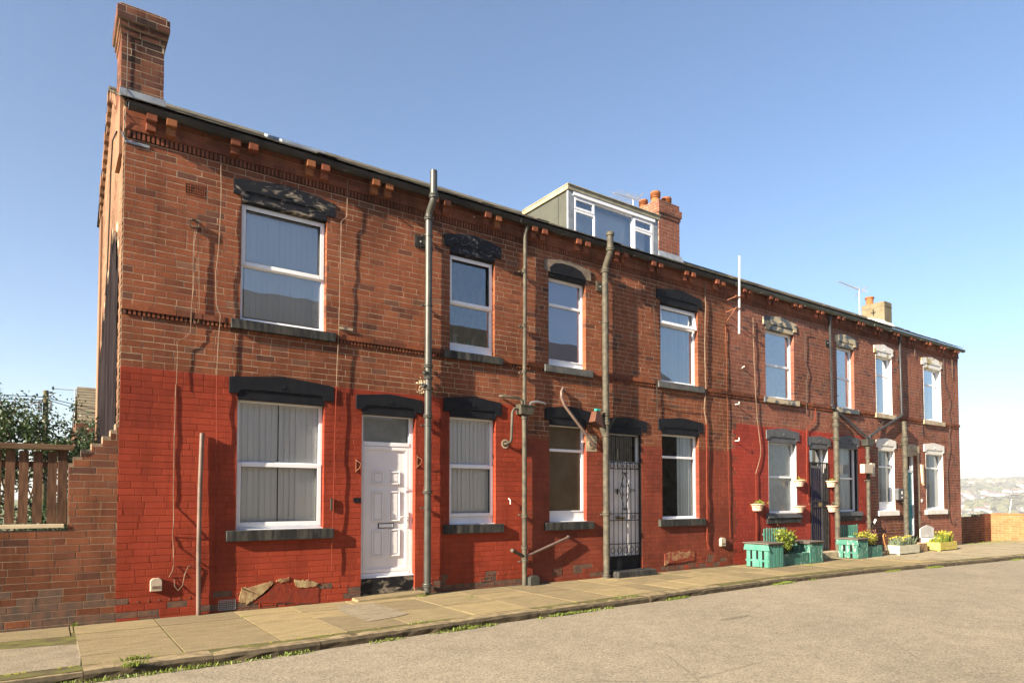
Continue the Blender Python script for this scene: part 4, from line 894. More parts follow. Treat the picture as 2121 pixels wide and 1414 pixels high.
# --- left gable: flue pier, tarred render, broken brick edge
m = M(); r2 = random.Random(12)
def gz(y): return 6.24 + (RZ - 6.24) * min(1, max(0, y / RY)) if y <= RY else RZ - (RZ - 6.2) * (y - RY) / (DEP - RY)
m.quad([(0, DEP, -.15), (0, 0, -.15), (0, 0, 6.24), (0, RY, RZ), (0, DEP, 6.2)], 0)
for k, z in courses(.0, 7.4):
    for (ya, yb_) in brickrow(k, .0, DEP, r2):
        yc = (ya + yb_) / 2
        if z + C > gz(ya) + .06 or z + C > gz(yb_) + .06: continue
        prj = .0
        if yc < .28: prj = .012
        elif z < 5.15 - .6 * abs(yc - 1.4) + .25 * sin(yc * 9) and yc < 3.7: continue
        s = len(m.v); put_brick(m, ya, yb_, z, C, 0, 1, r2)
        for q in range(s, len(m.v)): vx, vy, vz = m.v[q]; m.v[q] = (vy - prj, (DEP - vx) - (DEP - (ya + yb_)), vz)
m.box(-.05, 0, .12, .72, 5.7, 6.42, 1); m.box(-.03, 0, 3.75, 4.2, -.1, 6.2, 1)
m.build('gable_wall', ['mortar', 'brick_gable'], H[0])
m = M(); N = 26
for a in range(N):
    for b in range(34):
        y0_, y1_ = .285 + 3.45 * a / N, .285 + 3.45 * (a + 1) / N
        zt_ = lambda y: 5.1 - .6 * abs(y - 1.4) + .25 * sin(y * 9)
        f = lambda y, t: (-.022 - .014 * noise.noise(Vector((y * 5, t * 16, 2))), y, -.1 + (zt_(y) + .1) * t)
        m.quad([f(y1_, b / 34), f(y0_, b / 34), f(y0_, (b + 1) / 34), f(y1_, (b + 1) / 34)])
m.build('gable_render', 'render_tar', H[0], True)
m = M()
for k in range(11):
    y = .75 + k * .125; z = gz(y) + .03; m.box(-.03 + r2.uniform(-.02, .01), .05, y, y + .12, z - .12, z + r2.uniform(.0, .05), 0)
for k in range(14):
    y = 2.15 + k * .14; z = gz(y) + .03; m.box(-.05 + r2.uniform(-.02, .01), .05, y, y + .135, z - .14, z + r2.uniform(.0, .06), 0)
m.build('verge_bricks', 'brick_gable', H[0], bev=.006)
M().tube([(-.06, .4, 6.1), (-.07, .9, 6.2), (-.06, 1.3, 5.9), (-.05, 1.5, 5.5), (-.04, 1.9, 4.8), (-.05, 2.0, 4.4)], .01, 5).build('cable', 'cable_dark', H[0])
M().tube([(-.03, .15, 6.3), (-.04, .12, 6.0), (-.03, .02, 5.9), (.0, -.03, 5.82)], .006, 5).build('cable', 'cable_dark', H[0])

# ------------------------------------------------------------------ separate things on the front
t = tag(M().tube([(.905, -.055, GZ), (.895, -.055, .8), (.90, -.05, 1.6), (.915, -.045, 2.28)], .028, 14).build('metal_pole', 'pole_brown', None, True), 'thin brownish metal pole standing upright against the red wall left of the big window', 'pole')
t = thing('mast_pole', 'white painted pole held off the upper wall on two rusty brackets', 'pole', (12.0, -.26, 5.1))
M().tube([(11.70, -.26, 5.06), (11.74, -.26, 6.79)], .022, 12).build('pole', 'white_paint', t, True)
for z in (5.60, 5.86):
    m = M(); m.box(11.58, 11.74, -.285, -.265, z, z + .03); m.tube([(11.60, 0, z - .02), (11.60, -.27, z + .01)], .013, 6); m.tube([(11.60, -.02, z - .22), (11.60, -.24, z)], .010, 6) if z < 5.7 else None; m.build('bracket', 'rust', t)
# television aerials
def aerial(label, base, top, tip, boomlen, n, ht, nm):
    t = thing('tv_aerial', label, 'aerial', base)
    M().tube([base, top], .016, 8).build('mast', 'alu', t)
    m = M(); d = (Vector(tip) - Vector(top)).normalized(); s = Vector(top) - d * .15; e = s + d * boomlen; m.tube([s, e], .010, 6)
    side = d.cross(Vector((0, 0, 1))).normalized(); up = side.cross(d)
    for k in range(n):
        c = s + d * (boomlen * (k + .6) / n); L = .15 - .05 * k / n
        for sg in (1, -1): m.tube([c, c + (side + up * .5 * sg) * L], .004, 4); m.tube([c, c - (side - up * .5 * sg) * L], .004, 4)
    m.build('boom', 'alu', t)
    m = M()
    for q in range(-3, 4):
        for sg in (1, -1): m.tube([s + up * (.02 * q) + side * sg * .02, s + side * sg * .22 + up * (.02 * q + .14 * sg * (1 if q > 0 else -1))], .004, 4)
    m.build('reflector', 'alu', t); return t
aerial('long multi-element television aerial beside the brick chimney behind the dormer', (10.86, 2.1, 7.4), (10.86, 2.1, 8.72), (10.0, 1.7, 8.45), 1.5, 16, 0, 1)
t = aerial('television aerial on a thin mast by the cream chimney at the far end', (21.78, 2.28, 7.3), (21.78, 2.28, 8.52), (20.8, 2.2, 8.50), 1.7, 9, 0, 2)
# bottles on the ledge behind the upper window
t = thing('spray_bottle', 'clear spray bottle with white trigger inside the narrow upper window', 'bottle', (4.80, .24, 3.98))
M().lathe([(0, 0), (.032, .0), (.034, .08), (.02, .13), (.013, .15), (.0, .15)], (4.80, .24, 3.98), 12).build('bottle', 'clear_white', t, True)
m = M(); m.box(4.775, 4.84, .225, .255, 4.13, 4.165); m.box(4.77, 4.785, .235, .245, 4.09, 4.13); m.build('trigger', 'white_paint', t)
tag(B(5.03, 5.07, .22, .26, 3.98, 4.08).build('soap_carton', 'plastic_teal', None, bev=.003), 'small teal carton between the bottles on the upper window ledge', 'carton')
t = thing('toiletry_bottle', 'small clear bottle with white cap right of the teal carton', 'bottle', (5.14, .24, 3.98)); M().lathe([(0, 0), (.026, 0), (.027, .09), (.014, .11), (0, .11)], (5.14, .24, 3.98), 12).build('bottle', 'clear_white', t, True); M().lathe([(.013, 0), (.015, .0), (.014, .03), (0, .03)], (5.14, .24, 4.09), 10).build('cap', 'white_paint', t, True)
B(4.6, 5.4, .15, .34, 3.955, 3.979).build('window_ledge', 'upvc', HOUSE[0])
# wall baskets
def basket(x, z, label, plant, seed, pm='leaf_bright', y=-.005, n=120):
    t = thing('wall_basket', label, 'flower basket', (x, 0, z), 'plastic wall baskets round the blue door'); w = .21
    m = M(); NS = 14
    prof = [(.0, .62), (.3, .68), (.75, .84), (.86, 1), (1.0, 1.03)]
    for (h0, s0), (h1, s1) in zip(prof, prof[1:]):
        for k in range(NS):
            a0, a1 = pi + pi * k / NS, pi + pi * (k + 1) / NS; rb_ = 1 if k % 2 else .96
            f = lambda a, s, hh: (x + w * s * cos(a), y + .19 * s * sin(a), z - .16 + .16 * hh)
            m.quad([f(a0, s0 * rb_, h0), f(a1, s0, h0), f(a1, s1, h1), f(a0, s1 * rb_, h1)])
    m.quad([(x + w * .62 * cos(pi + pi * k / NS), y + .19 * .62 * sin(pi + pi * k / NS), z - .16) for k in range(NS + 1)][::-1])
    m.build('bowl', 'basket', t); M().quad([(x + w * .9 * cos(pi + pi * k / NS), y + .17 * sin(pi + pi * k / NS), z - .02) for k in range(NS + 1)]).build('soil', 'soil', t)
    rg = random.Random(seed); m = M()
    m.leaves([(x + rg.gauss(0, w * .38), y - .09 + rg.gauss(0, .05), z - .02 + abs(rg.gauss(0, plant * .5))) for _ in range(n)], .05, rg, 0, .35, .6); m.build('plant', pm, t)
basket(12.60, 1.33, 'wall basket with bright green plant left of the grey framed window', .10, 1)
basket(14.27, 1.90, 'upper wall basket with sparse growth left of the blue door', .05, 2, 'leaf_yellow', n=60)
basket(14.24, 1.27, 'lower wall basket with sparse growth left of the blue door', .05, 3, 'leaf_red', n=50)
basket(15.72, 1.90, 'upper wall basket half hidden by the pipe right of the blue door', .08, 4, 'leaf_bright', n=60)
basket(15.74, 1.27, 'lower wall basket half hidden by the pipe right of the blue door', .08, 5, 'leaf_grey', n=60)
# green picket boxes
def pickets_row(m, p0, p1, n, z0, h, w, th=.014, topr=True, mi=0):
    d = Vector((p1[0] - p0[0], p1[1] - p0[1], 0)); L = d.length; d.normalize(); nn = Vector((d.y, -d.x, 0))
    for k in range(n):
        c = Vector((p0[0], p0[1], 0)) + d * (L * (k + .5) / n); a = c - d * w / 2; b = c + d * w / 2
        hh = h + random.Random(k + int(p0[0] * 10)).uniform(-.01, .01)
        ol = [(-w / 2, 0), (w / 2, 0), (w / 2, hh - w * .35), (w * .32, hh - w * .1), (0, hh), (-w * .32, hh - w * .1), (-w / 2, hh - w * .35)]
        i = len(m.v); q = len(ol)
        for s in (0, 1):
            for u, v in ol: pt = c + d * u + nn * (th * (1 - s)); m.v.append((pt.x, pt.y, z0 + v))
        m.f.append(tuple(range(i, i + q))); m.m.append(mi); m.f.append(tuple(range(i + 2 * q - 1, i + q - 1, -1))); m.m.append(mi)
        for s in range(q): j = (s + 1) % q; m.f.append((i + s, i + s + q, i + j + q, i + j)); m.m.append(mi)
def picket_box(label, x0, x1, y0, y1, h, nf, nl, mt, hole=False, slab=True, curved=False):
    t = thing('picket_box', label, 'wooden box', ((x0 + x1) / 2, (y0 + y1) / 2, GZ), 'green picket boxes on the pavement')
    m = M(); m.box(x0 + .03, x1 - .03, y0 + .03, y1 - .03, GZ + .02, h - .04); m.build('inner_box', 'void' if hole else 'dark_panel', t)
    m = M(); w = (x1 - x0) / nf * .80; pickets_row(m, (x0, y0 + .02), (x1, y0 + .02), nf, GZ + .015, h - .02, w); m.build('front_pickets', mt, t)
    m = M(); wl = (y1 - y0) / nl * (.62 if hole else .85)
    pickets_row(m, (x0 + .02, y1), (x0 + .02, y0), nl, GZ + .015, h - .04, wl); m.box(x0 + .012, x0 + .024, y0 + .02, y1, .10, .14)
    m.build('side_pickets', mt, t)
    m = M(); pickets_row(m, (x1 - .02, y0 + .02), (x1 - .02, y1), nl, GZ + .015, h - .04, wl); m.build('side_pickets', mt, t)
    if hole:
        m = M(); m.prism([(0, 0), (y1 - y0, 0), (y1 - y0 + .03, -.12), (-.03, -.12)][::-1], 0, .012); m.xf(Matrix(((0, 1, 0, x0 - .022), (-1, 0, 0, y1), (0, 0, 1, h - .03), (0, 0, 0, 1)))); m.build('canopy_board', mt, t)
        m = M(); m.prism([(.0, 0), (.14, 0), (.14, .10), (.11, .15), (.07, .165), (.03, .15), (0, .10)], 0, .012); m.xf(Matrix(((0, 1, 0, x0 - .016), (-1, 0, 0, (y0 + y1) / 2 + .07), (0, 0, 1, GZ + .02), (0, 0, 0, 1)))); m.build('cat_flap', mt, t)
    if slab:
        m = M(); m.box(x0 - .06, x1 + .03, y0 - .03, y1 + .03, h - .01, h + .012); m.box(x0 - .02, x1 + .0, y0, y1, h - .045, h - .012); m.build('lid', 'felt', t, bev=.004)
    return t
picket_box('green picket box with dark flat lid and little doorway, leftmost of the boxes', 11.84, 12.38, -.83, -.25, .49, 4, 4, 'green_paint', True)
picket_box('worn green picket box between the long trough and the blue door step', 13.55, 14.08, -.74, -.22, .46, 6, 5, 'green_worn', False)
picket_box('worn green picket box with round hole in its side, right of the tall pipe', 15.55, 16.05, -.78, -.26, .46, 6, 3, 'green_worn', True)
def trough(name, label, x0, x1, y0, y1, z0, z1, mt, feet=False, split=True, soilz=.03, grp=None, cat='planter'):
    t = thing(name, label, cat, ((x0 + x1) / 2, (y0 + y1) / 2, z0), grp)
    m = M(); th = .022; zz = [z0 + (.03 if feet else .0), z1] if not split else [z0 + (.03 if feet else .0), (z0 + z1) / 2, z1]
    for a, b in zip(zz, zz[1:]):
        m.box(x0, x1, y0, y0 + th, a, b - .004); m.box(x0, x0 + th, y0 + th, y1, a, b - .004); m.box(x1 - th, x1, y0 + th, y1, a, b - .004); m.box(x0 + th, x1 - th, y1 - th, y1, a, b - .004)
    m.build('box', mt, t, bev=.003)
    if feet:
        m = M()
        for a in (x0 + .02, x1 - .1):
            for b in (y0 + .02, y1 - .08): m.box(a, a + .08, b, b + .06, z0, z0 + .03)
        m.build('feet', mt, t)
    m = M(); m.box(x0 + th, x1 - th, y0 + th, y1 - th, z0 + .035, z1 - soilz); m.build('soil', 'soil', t); return t
trough('trough_planter', 'long worn green trough between the two left picket boxes', 12.42, 13.52, -.72, -.42, GZ, .235, 'green_worn', split=False)
trough('trough_planter', 'worn green trough at the right of the holed picket box', 16.08, 16.86, -.72, -.40, GZ, .26, 'green_worn', split=False)
trough('trough_planter', 'small green trough in front of the left lattice panel, behind the bush', 12.72, 13.3, -.22, -.10, .36, .455, 'green_paint', split=False)
trough('trough_planter', 'raised green trough in front of the right lattice panel', 16.25, 17.12, -.30, -.16, .36, .49, 'green_paint', split=False)
for lab, a, b in (('green lattice panel against the wall under the grey framed window', 12.72, 13.60), ('green lattice panel against the wall left of the hopper pipe', 16.00, 16.88)):
    t = thing('lattice_panel', lab, 'fence panel', ((a + b) / 2, -.09, GZ))
    m = M(); pickets_row(m, (a, -.09), (b, -.09), 9, GZ, .80, .05); m.build('slats', 'green_paint', t)
    m = M(); m.box(a, b, -.088, -.07, .35, .38); m.box(a, b, -.088, -.07, .62, .65); m.build('rail', 'green_paint', t)
    m = M(); m.box(a - .02, b + .02, -.36, -.095, .33, .358); [m.box(q, q + .04, -.36, -.10, GZ, .329) for q in (a, b - .04)]; m.build('shelf', 'green_paint', t)
trough('box_planter', 'cream wooden planter of daffodils in front of the white trimmed window', 17.60, 18.72, -.80, -.42, GZ, .22, 'planter_cream', True, grp='wooden box planters at the far end')
trough('box_planter', 'bright yellow wooden planter, last on the pavement', 19.83, 20.92, -.85, -.45, GZ, .22, 'planter_yellow', True, grp='wooden box planters at the far end')
trough('box_planter', 'small plain brown box between cream and yellow planters', 18.95, 19.60, -.62, -.34, GZ, .21, 'planter_brown', split=False, grp='wooden box planters at the far end')
# plants
def shrub(name, label, c, rad, n, size, mt, seed, cat='plant', stems=6, asp=.5, up=.3, grp=None, sm='trunk'):
    t = thing(name, label, cat, (c[0], c[1], c[2]), grp); rg = random.Random(seed); m = M(); pts = []
    ms = M()
    for s in range(stems):
        a = rg.uniform(0, 2 * pi); e = rg.uniform(.15, 1); tip = Vector((c[0] + rad[0] * e * cos(a), c[1] + rad[1] * e * sin(a), c[2] + rad[2] * rg.uniform(.7, 1.1)))
        b = Vector((c[0] + rg.uniform(-.1, .1) * rad[0], c[1], c[2])); mid = b.lerp(tip, .5) + Vector((rg.gauss(0, .08) * rad[0], rg.gauss(0, .08) * rad[1], .08 * rad[2]))
        ms.tube([b, mid, tip], [.012 * rad[2] + .002, .008 * rad[2] + .0015, .002], 5)
        for q in range(n // stems):
            u = rg.uniform(.25, 1.02); p = b.lerp(mid, u * 2) if u < .5 else mid.lerp(tip, u * 2 - 1); pts.append(p + Vector((rg.gauss(0, rad[0] * .13), rg.gauss(0, rad[1] * .13), rg.gauss(0, rad[2] * .07))))
    m.leaves(pts, size, rg, 0, asp, up); ms.build('stem', sm, t); m.build('foliage', mt, t); return t
shrub('leafy_bush', 'bright green bush growing out of the long green trough', (12.82, -.57, .18), (.42, .18, .52), 1500, .055, 'leaf_bright', 11, stems=14, asp=.6)
shrub('leafy_bush', 'yellow green bush spilling over the right green trough', (16.35, -.60, .22), (.42, .2, .34), 900, .05, 'leaf_yellow', 12, stems=12, asp=.5)
shrub('leafy_bush', 'dark red twiggy bush in the right green trough', (16.75, -.52, .2), (.35, .15, .48), 500, .04, 'leaf_red', 13, stems=14)
shrub('leafy_bush', 'low yellow plant in the raised green trough', (16.7, -.23, .46), (.3, .06, .10), 150, .04, 'leaf_yellow', 14, stems=8)
def blades(label, x0, x1, y0, y1, z, h, n, seed, flowers=0, name='daffodil_clump', mt='leaf_grey', pm='petal'):
    t = thing(name, label, 'plant', ((x0 + x1) / 2, (y0 + y1) / 2, z)); rg = random.Random(seed); m = M(); f = M()
    for k in range(n):
        x, y = rg.uniform(x0, x1), rg.uniform(y0, y1); hh = h * rg.uniform(.5, 1.1); dx, dy_ = rg.gauss(0, .07), rg.gauss(0, .06); a = rg.uniform(0, pi); wx, wy = .007 * cos(a), .007 * sin(a)
        m.quad([(x - wx, y - wy, z), (x + wx, y + wy, z), (x + dx * .4 + wx, y + dy_ * .4 + wy, z + hh * .6), (x + dx * .4 - wx, y + dy_ * .4 - wy, z + hh * .6)]); m.quad([(x + dx * .4 - wx, y + dy_ * .4 - wy, z + hh * .6), (x + dx * .4 + wx, y + dy_ * .4 + wy, z + hh * .6), (x + dx, y + dy_, z + hh)])
    for k in range(flowers):
        c = Vector((rg.uniform(x0, x1), rg.uniform(y0, y1), z + h * rg.uniform(.45, 1.0)))
        f.leaves([c] * 7, .045, rg, 0, .5)
    m.build('leaves', mt, t); f.build('petals', pm, t)
blades('clump of daffodils and grey green leaves in the cream planter', 17.66, 18.66, -.74, -.48, .17, .27, 420, 21, 26)
blades('yellow flowering clump in the right half of the yellow planter', 20.35, 20.86, -.78, -.5, .17, .34, 260, 22, 34, 'flower_clump', 'leaf_bright')
blades('low green clump in the left half of the yellow planter', 19.90, 20.33, -.78, -.5, .17, .16, 200, 23, 6, 'flower_clump', 'leaf_bright')
# white bench back, umbrella handle
t = thing('garden_bench', 'small white bench with curved back against the wall behind the yellow planter', 'bench', (20.75, -.25, GZ))
m = M(); m.prism([(20.35, .30), (21.22, .30), (21.22, .56), (21.05, .62), (20.80, .66), (20.55, .62), (20.35, .56)], -.12, -.09); m.build('backrest', 'sign_white', t, bev=.006)
m = M(); m.box(20.35, 21.22, -.42, -.13, .26, .29); m.build('seat', 'sign_white', t)
for xx in (20.37, 21.15): M().box(xx, xx + .05, -.40, -.12, GZ, .259).build('leg', 'sign_white', t)
t = thing('walking_stick', 'orange brown crook handled stick beside the cream planter', 'stick', (17.42, -.55, GZ))
m = M(); m.tube([(17.45, -.56, GZ), (17.36, -.50, .45)] + [(17.36 + .07 - .07 * cos(pi * k / 8), -.50, .45 + .07 * sin(pi * k / 8)) for k in range(1, 9)], .014, 8); m.build('shaft', 'umbrella_wood', t, True)

# ------------------------------------------------------------------ garden wall and fence at the left
gw = wall_m[4]
prof = [(-.0, -.15), (0, 2.40)]
for zz0, zz1, xl in ((-.15, 1.08, -6.0), (1.08, 1.86, FENCE_R), (1.86, 1.94, -.455), (1.94, 2.02, -.38), (2.02, 2.10, -.28), (2.10, 2.19, -.17), (2.19, 2.27, -.09), (2.27, 2.35, -.04)):
    gw.box(xl + .004, -.002, 0, .24, zz0, zz1, 9)
g = gw.build('garden_wall', MS, None); g['label'] = 'low weathered brick garden wall stepping up to the corner of the end house'; g['category'] = 'wall'
t = thing('timber_fence', 'brown slatted timber fence section standing on the low garden wall', 'fence', (-3, .1, 1.1))
m = M(); m.hexa([(-6, -.03, 2.005), (-.46, -.03, 2.005), (-.50, .13, 2.005), (-6, .13, 2.005), (-6, -.035, 2.065), (-.43, -.035, 2.065), (-.50, .13, 2.065), (-6, .13, 2.065)]); m.build('cap_rail', 'wood_rail', t, bev=.004)
m = M(); m.box(-6, -.53, -.02, .13, 1.11, 1.155); m.build('bottom_rail', 'wood_cream', t, bev=.004)
for x in (-.60, -2.6, -4.6): B(x, x + .095, .02, .11, 1.156, 2.004).build('post', 'wood_fence', t, bev=.004)
m = M(); x = -.695; r2 = random.Random(8)
while x > -6:
    m.hexa([(x + r2.uniform(-.003, .003), .03, 1.165), (x + .088, .03, 1.165), (x + .088, .05, 1.165), (x, .05, 1.165), (x, .03, 1.985), (x + .088, .03, 1.985), (x + .088, .05, 1.985), (x, .05, 1.985)]); x -= .088 + r2.uniform(.030, .048)
m.build('slats', 'wood_fence', t)
B(-6, -.6, .051, .075, 1.80, 1.87).build('back_rail', 'wood_fence', t)

# ------------------------------------------------------------------ right boundary wall
t = thing('boundary_wall', 'low brick wall at the street end, shaded near the house and sunlit orange beyond', 'wall', (27, .6, GZ))
m = M(); r2 = random.Random(15)
for k, z in courses(-.3, .84):
    hh = C
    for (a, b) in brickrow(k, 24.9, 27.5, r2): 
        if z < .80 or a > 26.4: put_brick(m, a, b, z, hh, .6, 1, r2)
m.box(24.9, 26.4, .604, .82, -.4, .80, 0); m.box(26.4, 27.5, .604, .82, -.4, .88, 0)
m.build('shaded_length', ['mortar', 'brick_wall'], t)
m = M()
for k, z in courses(-.3, .86):
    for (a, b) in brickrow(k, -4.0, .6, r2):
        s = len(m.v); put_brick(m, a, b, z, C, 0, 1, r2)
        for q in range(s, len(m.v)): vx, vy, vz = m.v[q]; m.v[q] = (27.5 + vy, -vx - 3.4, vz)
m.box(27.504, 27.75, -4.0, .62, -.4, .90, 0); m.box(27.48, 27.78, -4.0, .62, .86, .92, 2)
m.build('sunlit_length', ['mortar', 'brick_orange_sunlit', 'brick_orange_sunlit'], t)

# ------------------------------------------------------------------ pavement, kerb, road
KP = [(-8, -2.55), (-1, -2.52), (1.2, -2.50), (3.5, -2.36), (7, -2.2), (10.7, -2.05), (13.6, -2.12), (16.6, -2.45), (20, -2.72), (24, -3.1), (28, -3.5), (34, -4.2)]
def ky(x):
    for (a, b), (c, d) in zip(KP, KP[1:]):
        if x <= c: return b + (d - b) * (x - a) / (c - a)
    return KP[-1][1]
m = M(); mp = M(); r2 = random.Random(31); x = -8.0
while x < 27.3:
    w = r2.uniform(.55, .95); xb = min(x + w, 27.4); xb = -.42 if x < -.43 < xb else xb; nrow = r2.choice((3, 3, 4)); y = -.012; yend = min(ky(x), ky(xb)) + .30
    cuts = sorted([r2.uniform(.15, .3), r2.uniform(.45, .6), r2.uniform(.75, .86)][:nrow - 1]); ys = [y] + [y + (yend - y) * c for c in cuts] + [None]
    for j in range(len(ys) - 1):
        ya = ys[j]; f1 = lambda X: (ky(X) + .285) if ys[j + 1] is None else ys[j + 1]
        yl, yr = f1(x), f1(xb); g = .008; dz = r2.uniform(.002, .006); tl = r2.uniform(-.001, .001)
        if x < -.45 and j > 0: continue
        if 2.4 < x < 2.8 and 0 < j < 3 and ys[j + 1]: continue
        q = mp if x > 15 + j * .6 else m; top = GZ + dz
        q.hexa([(x + g, yl + g, -.1), (xb - g, yr + g, -.1), (xb - g, ya - g, -.1), (x + g, ya - g, -.1), (x + g, yl + g, top + tl), (xb - g, yr + g, top - tl), (xb - g, ya - g, top), (x + g, ya - g, top)])
    x = xb
struct(m.build('pavement', 'flag', None)); struct(mp.build('pavement_concrete', 'flag_pale', None))
m = M(); N = 80
for k in range(N):
    a, b = -8 + 36 * k / N, -8 + 36 * (k + 1) / N; m.quad([(a, ky(a) + .1, GZ - .001), (b, ky(b) + .1, GZ - .001), (b, .05, GZ - .001), (a, .05, GZ - .001)])
struct(m.build('pavement_bed', 'flag_joint', None))
m = M(); m.quad([(-8, -2.24, GZ + .003), (-.43, -2.22, GZ + .003), (-.40, -1.5, GZ + .003), (-.42, -.60, GZ - .003), (-8, -.62, GZ + .003)])
m.quad([(2.48, -1.72, GZ + .010), (2.9, -1.62, GZ + .010), (3.12, -1.5, GZ + .010), (3.1, -.42, GZ + .010), (2.6, -.36, GZ + .010), (2.45, -.9, GZ + .010)])
struct(m.build('asphalt_patch', 'asphalt_patch', None))
# kerb stones, rough riser
m = M(); x = -8
while x < 30:
    L = r2.uniform(.8, 1.25); xb = x + L; n = 7; dz = r2.uniform(-.006, .006); dyk = r2.uniform(-.012, .012); rows = []
    for k in range(n + 1):
        X = x + .003 + (L - .006) * k / n; y0_ = ky(X) + dyk; nn = lambda s: .012 * noise.noise(Vector((X * 6, s, 3.1))); edge = .02 * (1 if k in (0, n) else 0)
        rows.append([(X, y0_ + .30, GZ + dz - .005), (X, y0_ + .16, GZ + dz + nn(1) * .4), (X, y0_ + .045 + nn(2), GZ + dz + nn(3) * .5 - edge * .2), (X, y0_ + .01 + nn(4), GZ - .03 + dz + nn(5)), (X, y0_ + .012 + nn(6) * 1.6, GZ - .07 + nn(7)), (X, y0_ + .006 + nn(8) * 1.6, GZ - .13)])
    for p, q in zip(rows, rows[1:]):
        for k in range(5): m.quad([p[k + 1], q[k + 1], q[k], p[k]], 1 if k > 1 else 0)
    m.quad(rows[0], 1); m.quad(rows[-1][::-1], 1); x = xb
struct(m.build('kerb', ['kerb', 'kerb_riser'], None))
m = M(); N = 90
RZc = GZ - .085
for k in range(N):
    a, b = -40 + 110 * k / N, -40 + 110 * (k + 1) / N
    if a > 33.9: continue
    m.quad([(a, -11.9, RZc), (b, -11.9, RZc), (b, ky(b) + .1, RZc), (a, ky(a) + .1, RZc)])
struct(m.build('road', 'asphalt', None))
m = M()
for (cx_, cy_, rx_, ry_) in ((6.75, -3.75, .30, .05),):
    m.quad([(cx_ + rx_ * cos(t / 24 * 2 * pi) * (1 + .25 * noise.noise(Vector((t, cx_, 0)))), cy_ + ry_ * sin(t / 24 * 2 * pi) * (1 + .3 * noise.noise(Vector((t, cx_, 4)))), RZc + .004) for t in range(24)])
struct(m.build('road_stain', 'road_dark', None))
# ground sheet reaching the horizon: level plateau, valley and far ridge to the right
def gh(x, y):
    d = max(0, x - 34); s = min(1, d / 420); s = s * s * (3 - 2 * s); h = -.2 - 46 * s
    if x > 1000: u = min(1, (x - 1000) / 2000); h += (46 + 62) * (u * u * (3 - 2 * u)) + 14 * noise.noise(Vector((x / 700, y / 700, 0)))
    return h
m = M(); xs = [-4000, -1500, -400, -60, 0, 34] + [34 + 18 * k for k in range(1, 26)] + [560 + 120 * k for k in range(0, 30)]
ys = [-4000, -1500, -500, -100, -14, 0, 60, 200, 400, 600, 800, 1000, 1200, 1400, 1700, 2000, 2500, 3200, 4000]
for i in range(len(xs) - 1):
    for j in range(len(ys) - 1): a, b, c, d = xs[i], xs[i + 1], ys[j], ys[j + 1]; m.quad([(a, c, gh(a, c)), (b, c, gh(b, c)), (b, d, gh(b, d)), (a, d, gh(a, d))], 1 if a > 400 else 0)
struct(m.build('ground', ['ground', 'hill'], None, True))

# grass and weeds along the kerb and wall foot (nobody could count it)
m = M(); r2 = random.Random(77)
def tuft(x, y, z, h, n, sp):
    for _ in range(n):
        px, py = x + r2.gauss(0, sp), y + r2.gauss(0, sp * .35); hh = h * r2.uniform(.4, 1.2); dx, dy_ = r2.gauss(0, hh * .5), r2.gauss(0, hh * .45); a = r2.uniform(0, pi); w = .0035 + .002 * r2.random(); wx, wy = w * cos(a), w * sin(a)
        m.quad([(px - wx, py - wy, z), (px + wx, py + wy, z), (px + dx * .45 + wx, py + dy_ * .45 + wy, z + hh * .6), (px + dx * .45 - wx, py + dy_ * .45 - wy, z + hh * .6)]); m.quad([(px + dx * .45 - wx, py + dy_ * .45 - wy, z + hh * .6), (px + dx * .45 + wx, py + dy_ * .45 + wy, z + hh * .6), (px + dx, py + dy_, z + hh * .9)])
x = -2.5
while x < 26:
    den = .5 + .9 * noise.noise(Vector((x * 1.3, 0, 5)))
    if (den > .6 or (x < 6 and den > .42)) and r2.random() < .8: tuft(x, ky(x) - .035, RZc, .03 + .05 * max(0, den - .4), int(6 + 16 * max(0, den)), .04)
    x += .06
for _ in range(60):
    x = r2.uniform(-1, 22); tuft(x, ky(x) + .29, GZ - .01, .018, 12, .06)
for (x, y, h_, n_, s_) in ((-.42, -.03, .06, 14, .02), (.0, -2.24, .05, 60, .06), (-.05, -2.5, .06, 60, .05), (4.0, -.22, .04, 40, .05), (4.5, -.75, .02, 50, .07), (1.35, -.5, .015, 40, .06), (3.0, -2.1, .02, 40, .08), (13.2, -.95, .03, 40, .1), (9.3, -.5, .02, 30, .1), (6.5, -2.0, .02, 60, .15)): tuft(x, y, GZ, h_, n_, s_)
for _ in range(700): tuft(r2.uniform(23.6, 27.2), r2.uniform(-.75, .2), GZ - .03, .05, 4, .05)
o = m.build('grass', 'grass_blade', None, kind='stuff')
m = M()
for _ in range(420): tuft_x = r2.uniform(-2, 23); w = r2.uniform(.008, .02); y = ky(tuft_x) + .30 + r2.gauss(0, .006); m.quad([(tuft_x, y - w * .4, GZ - .001), (tuft_x + w * 2, y - w * .4, GZ - .001), (tuft_x + w * 2, y + w * .4, GZ + .006), (tuft_x, y + w * .4, GZ + .006)])
m.build('moss', 'leaf_yellow', None, kind='stuff')

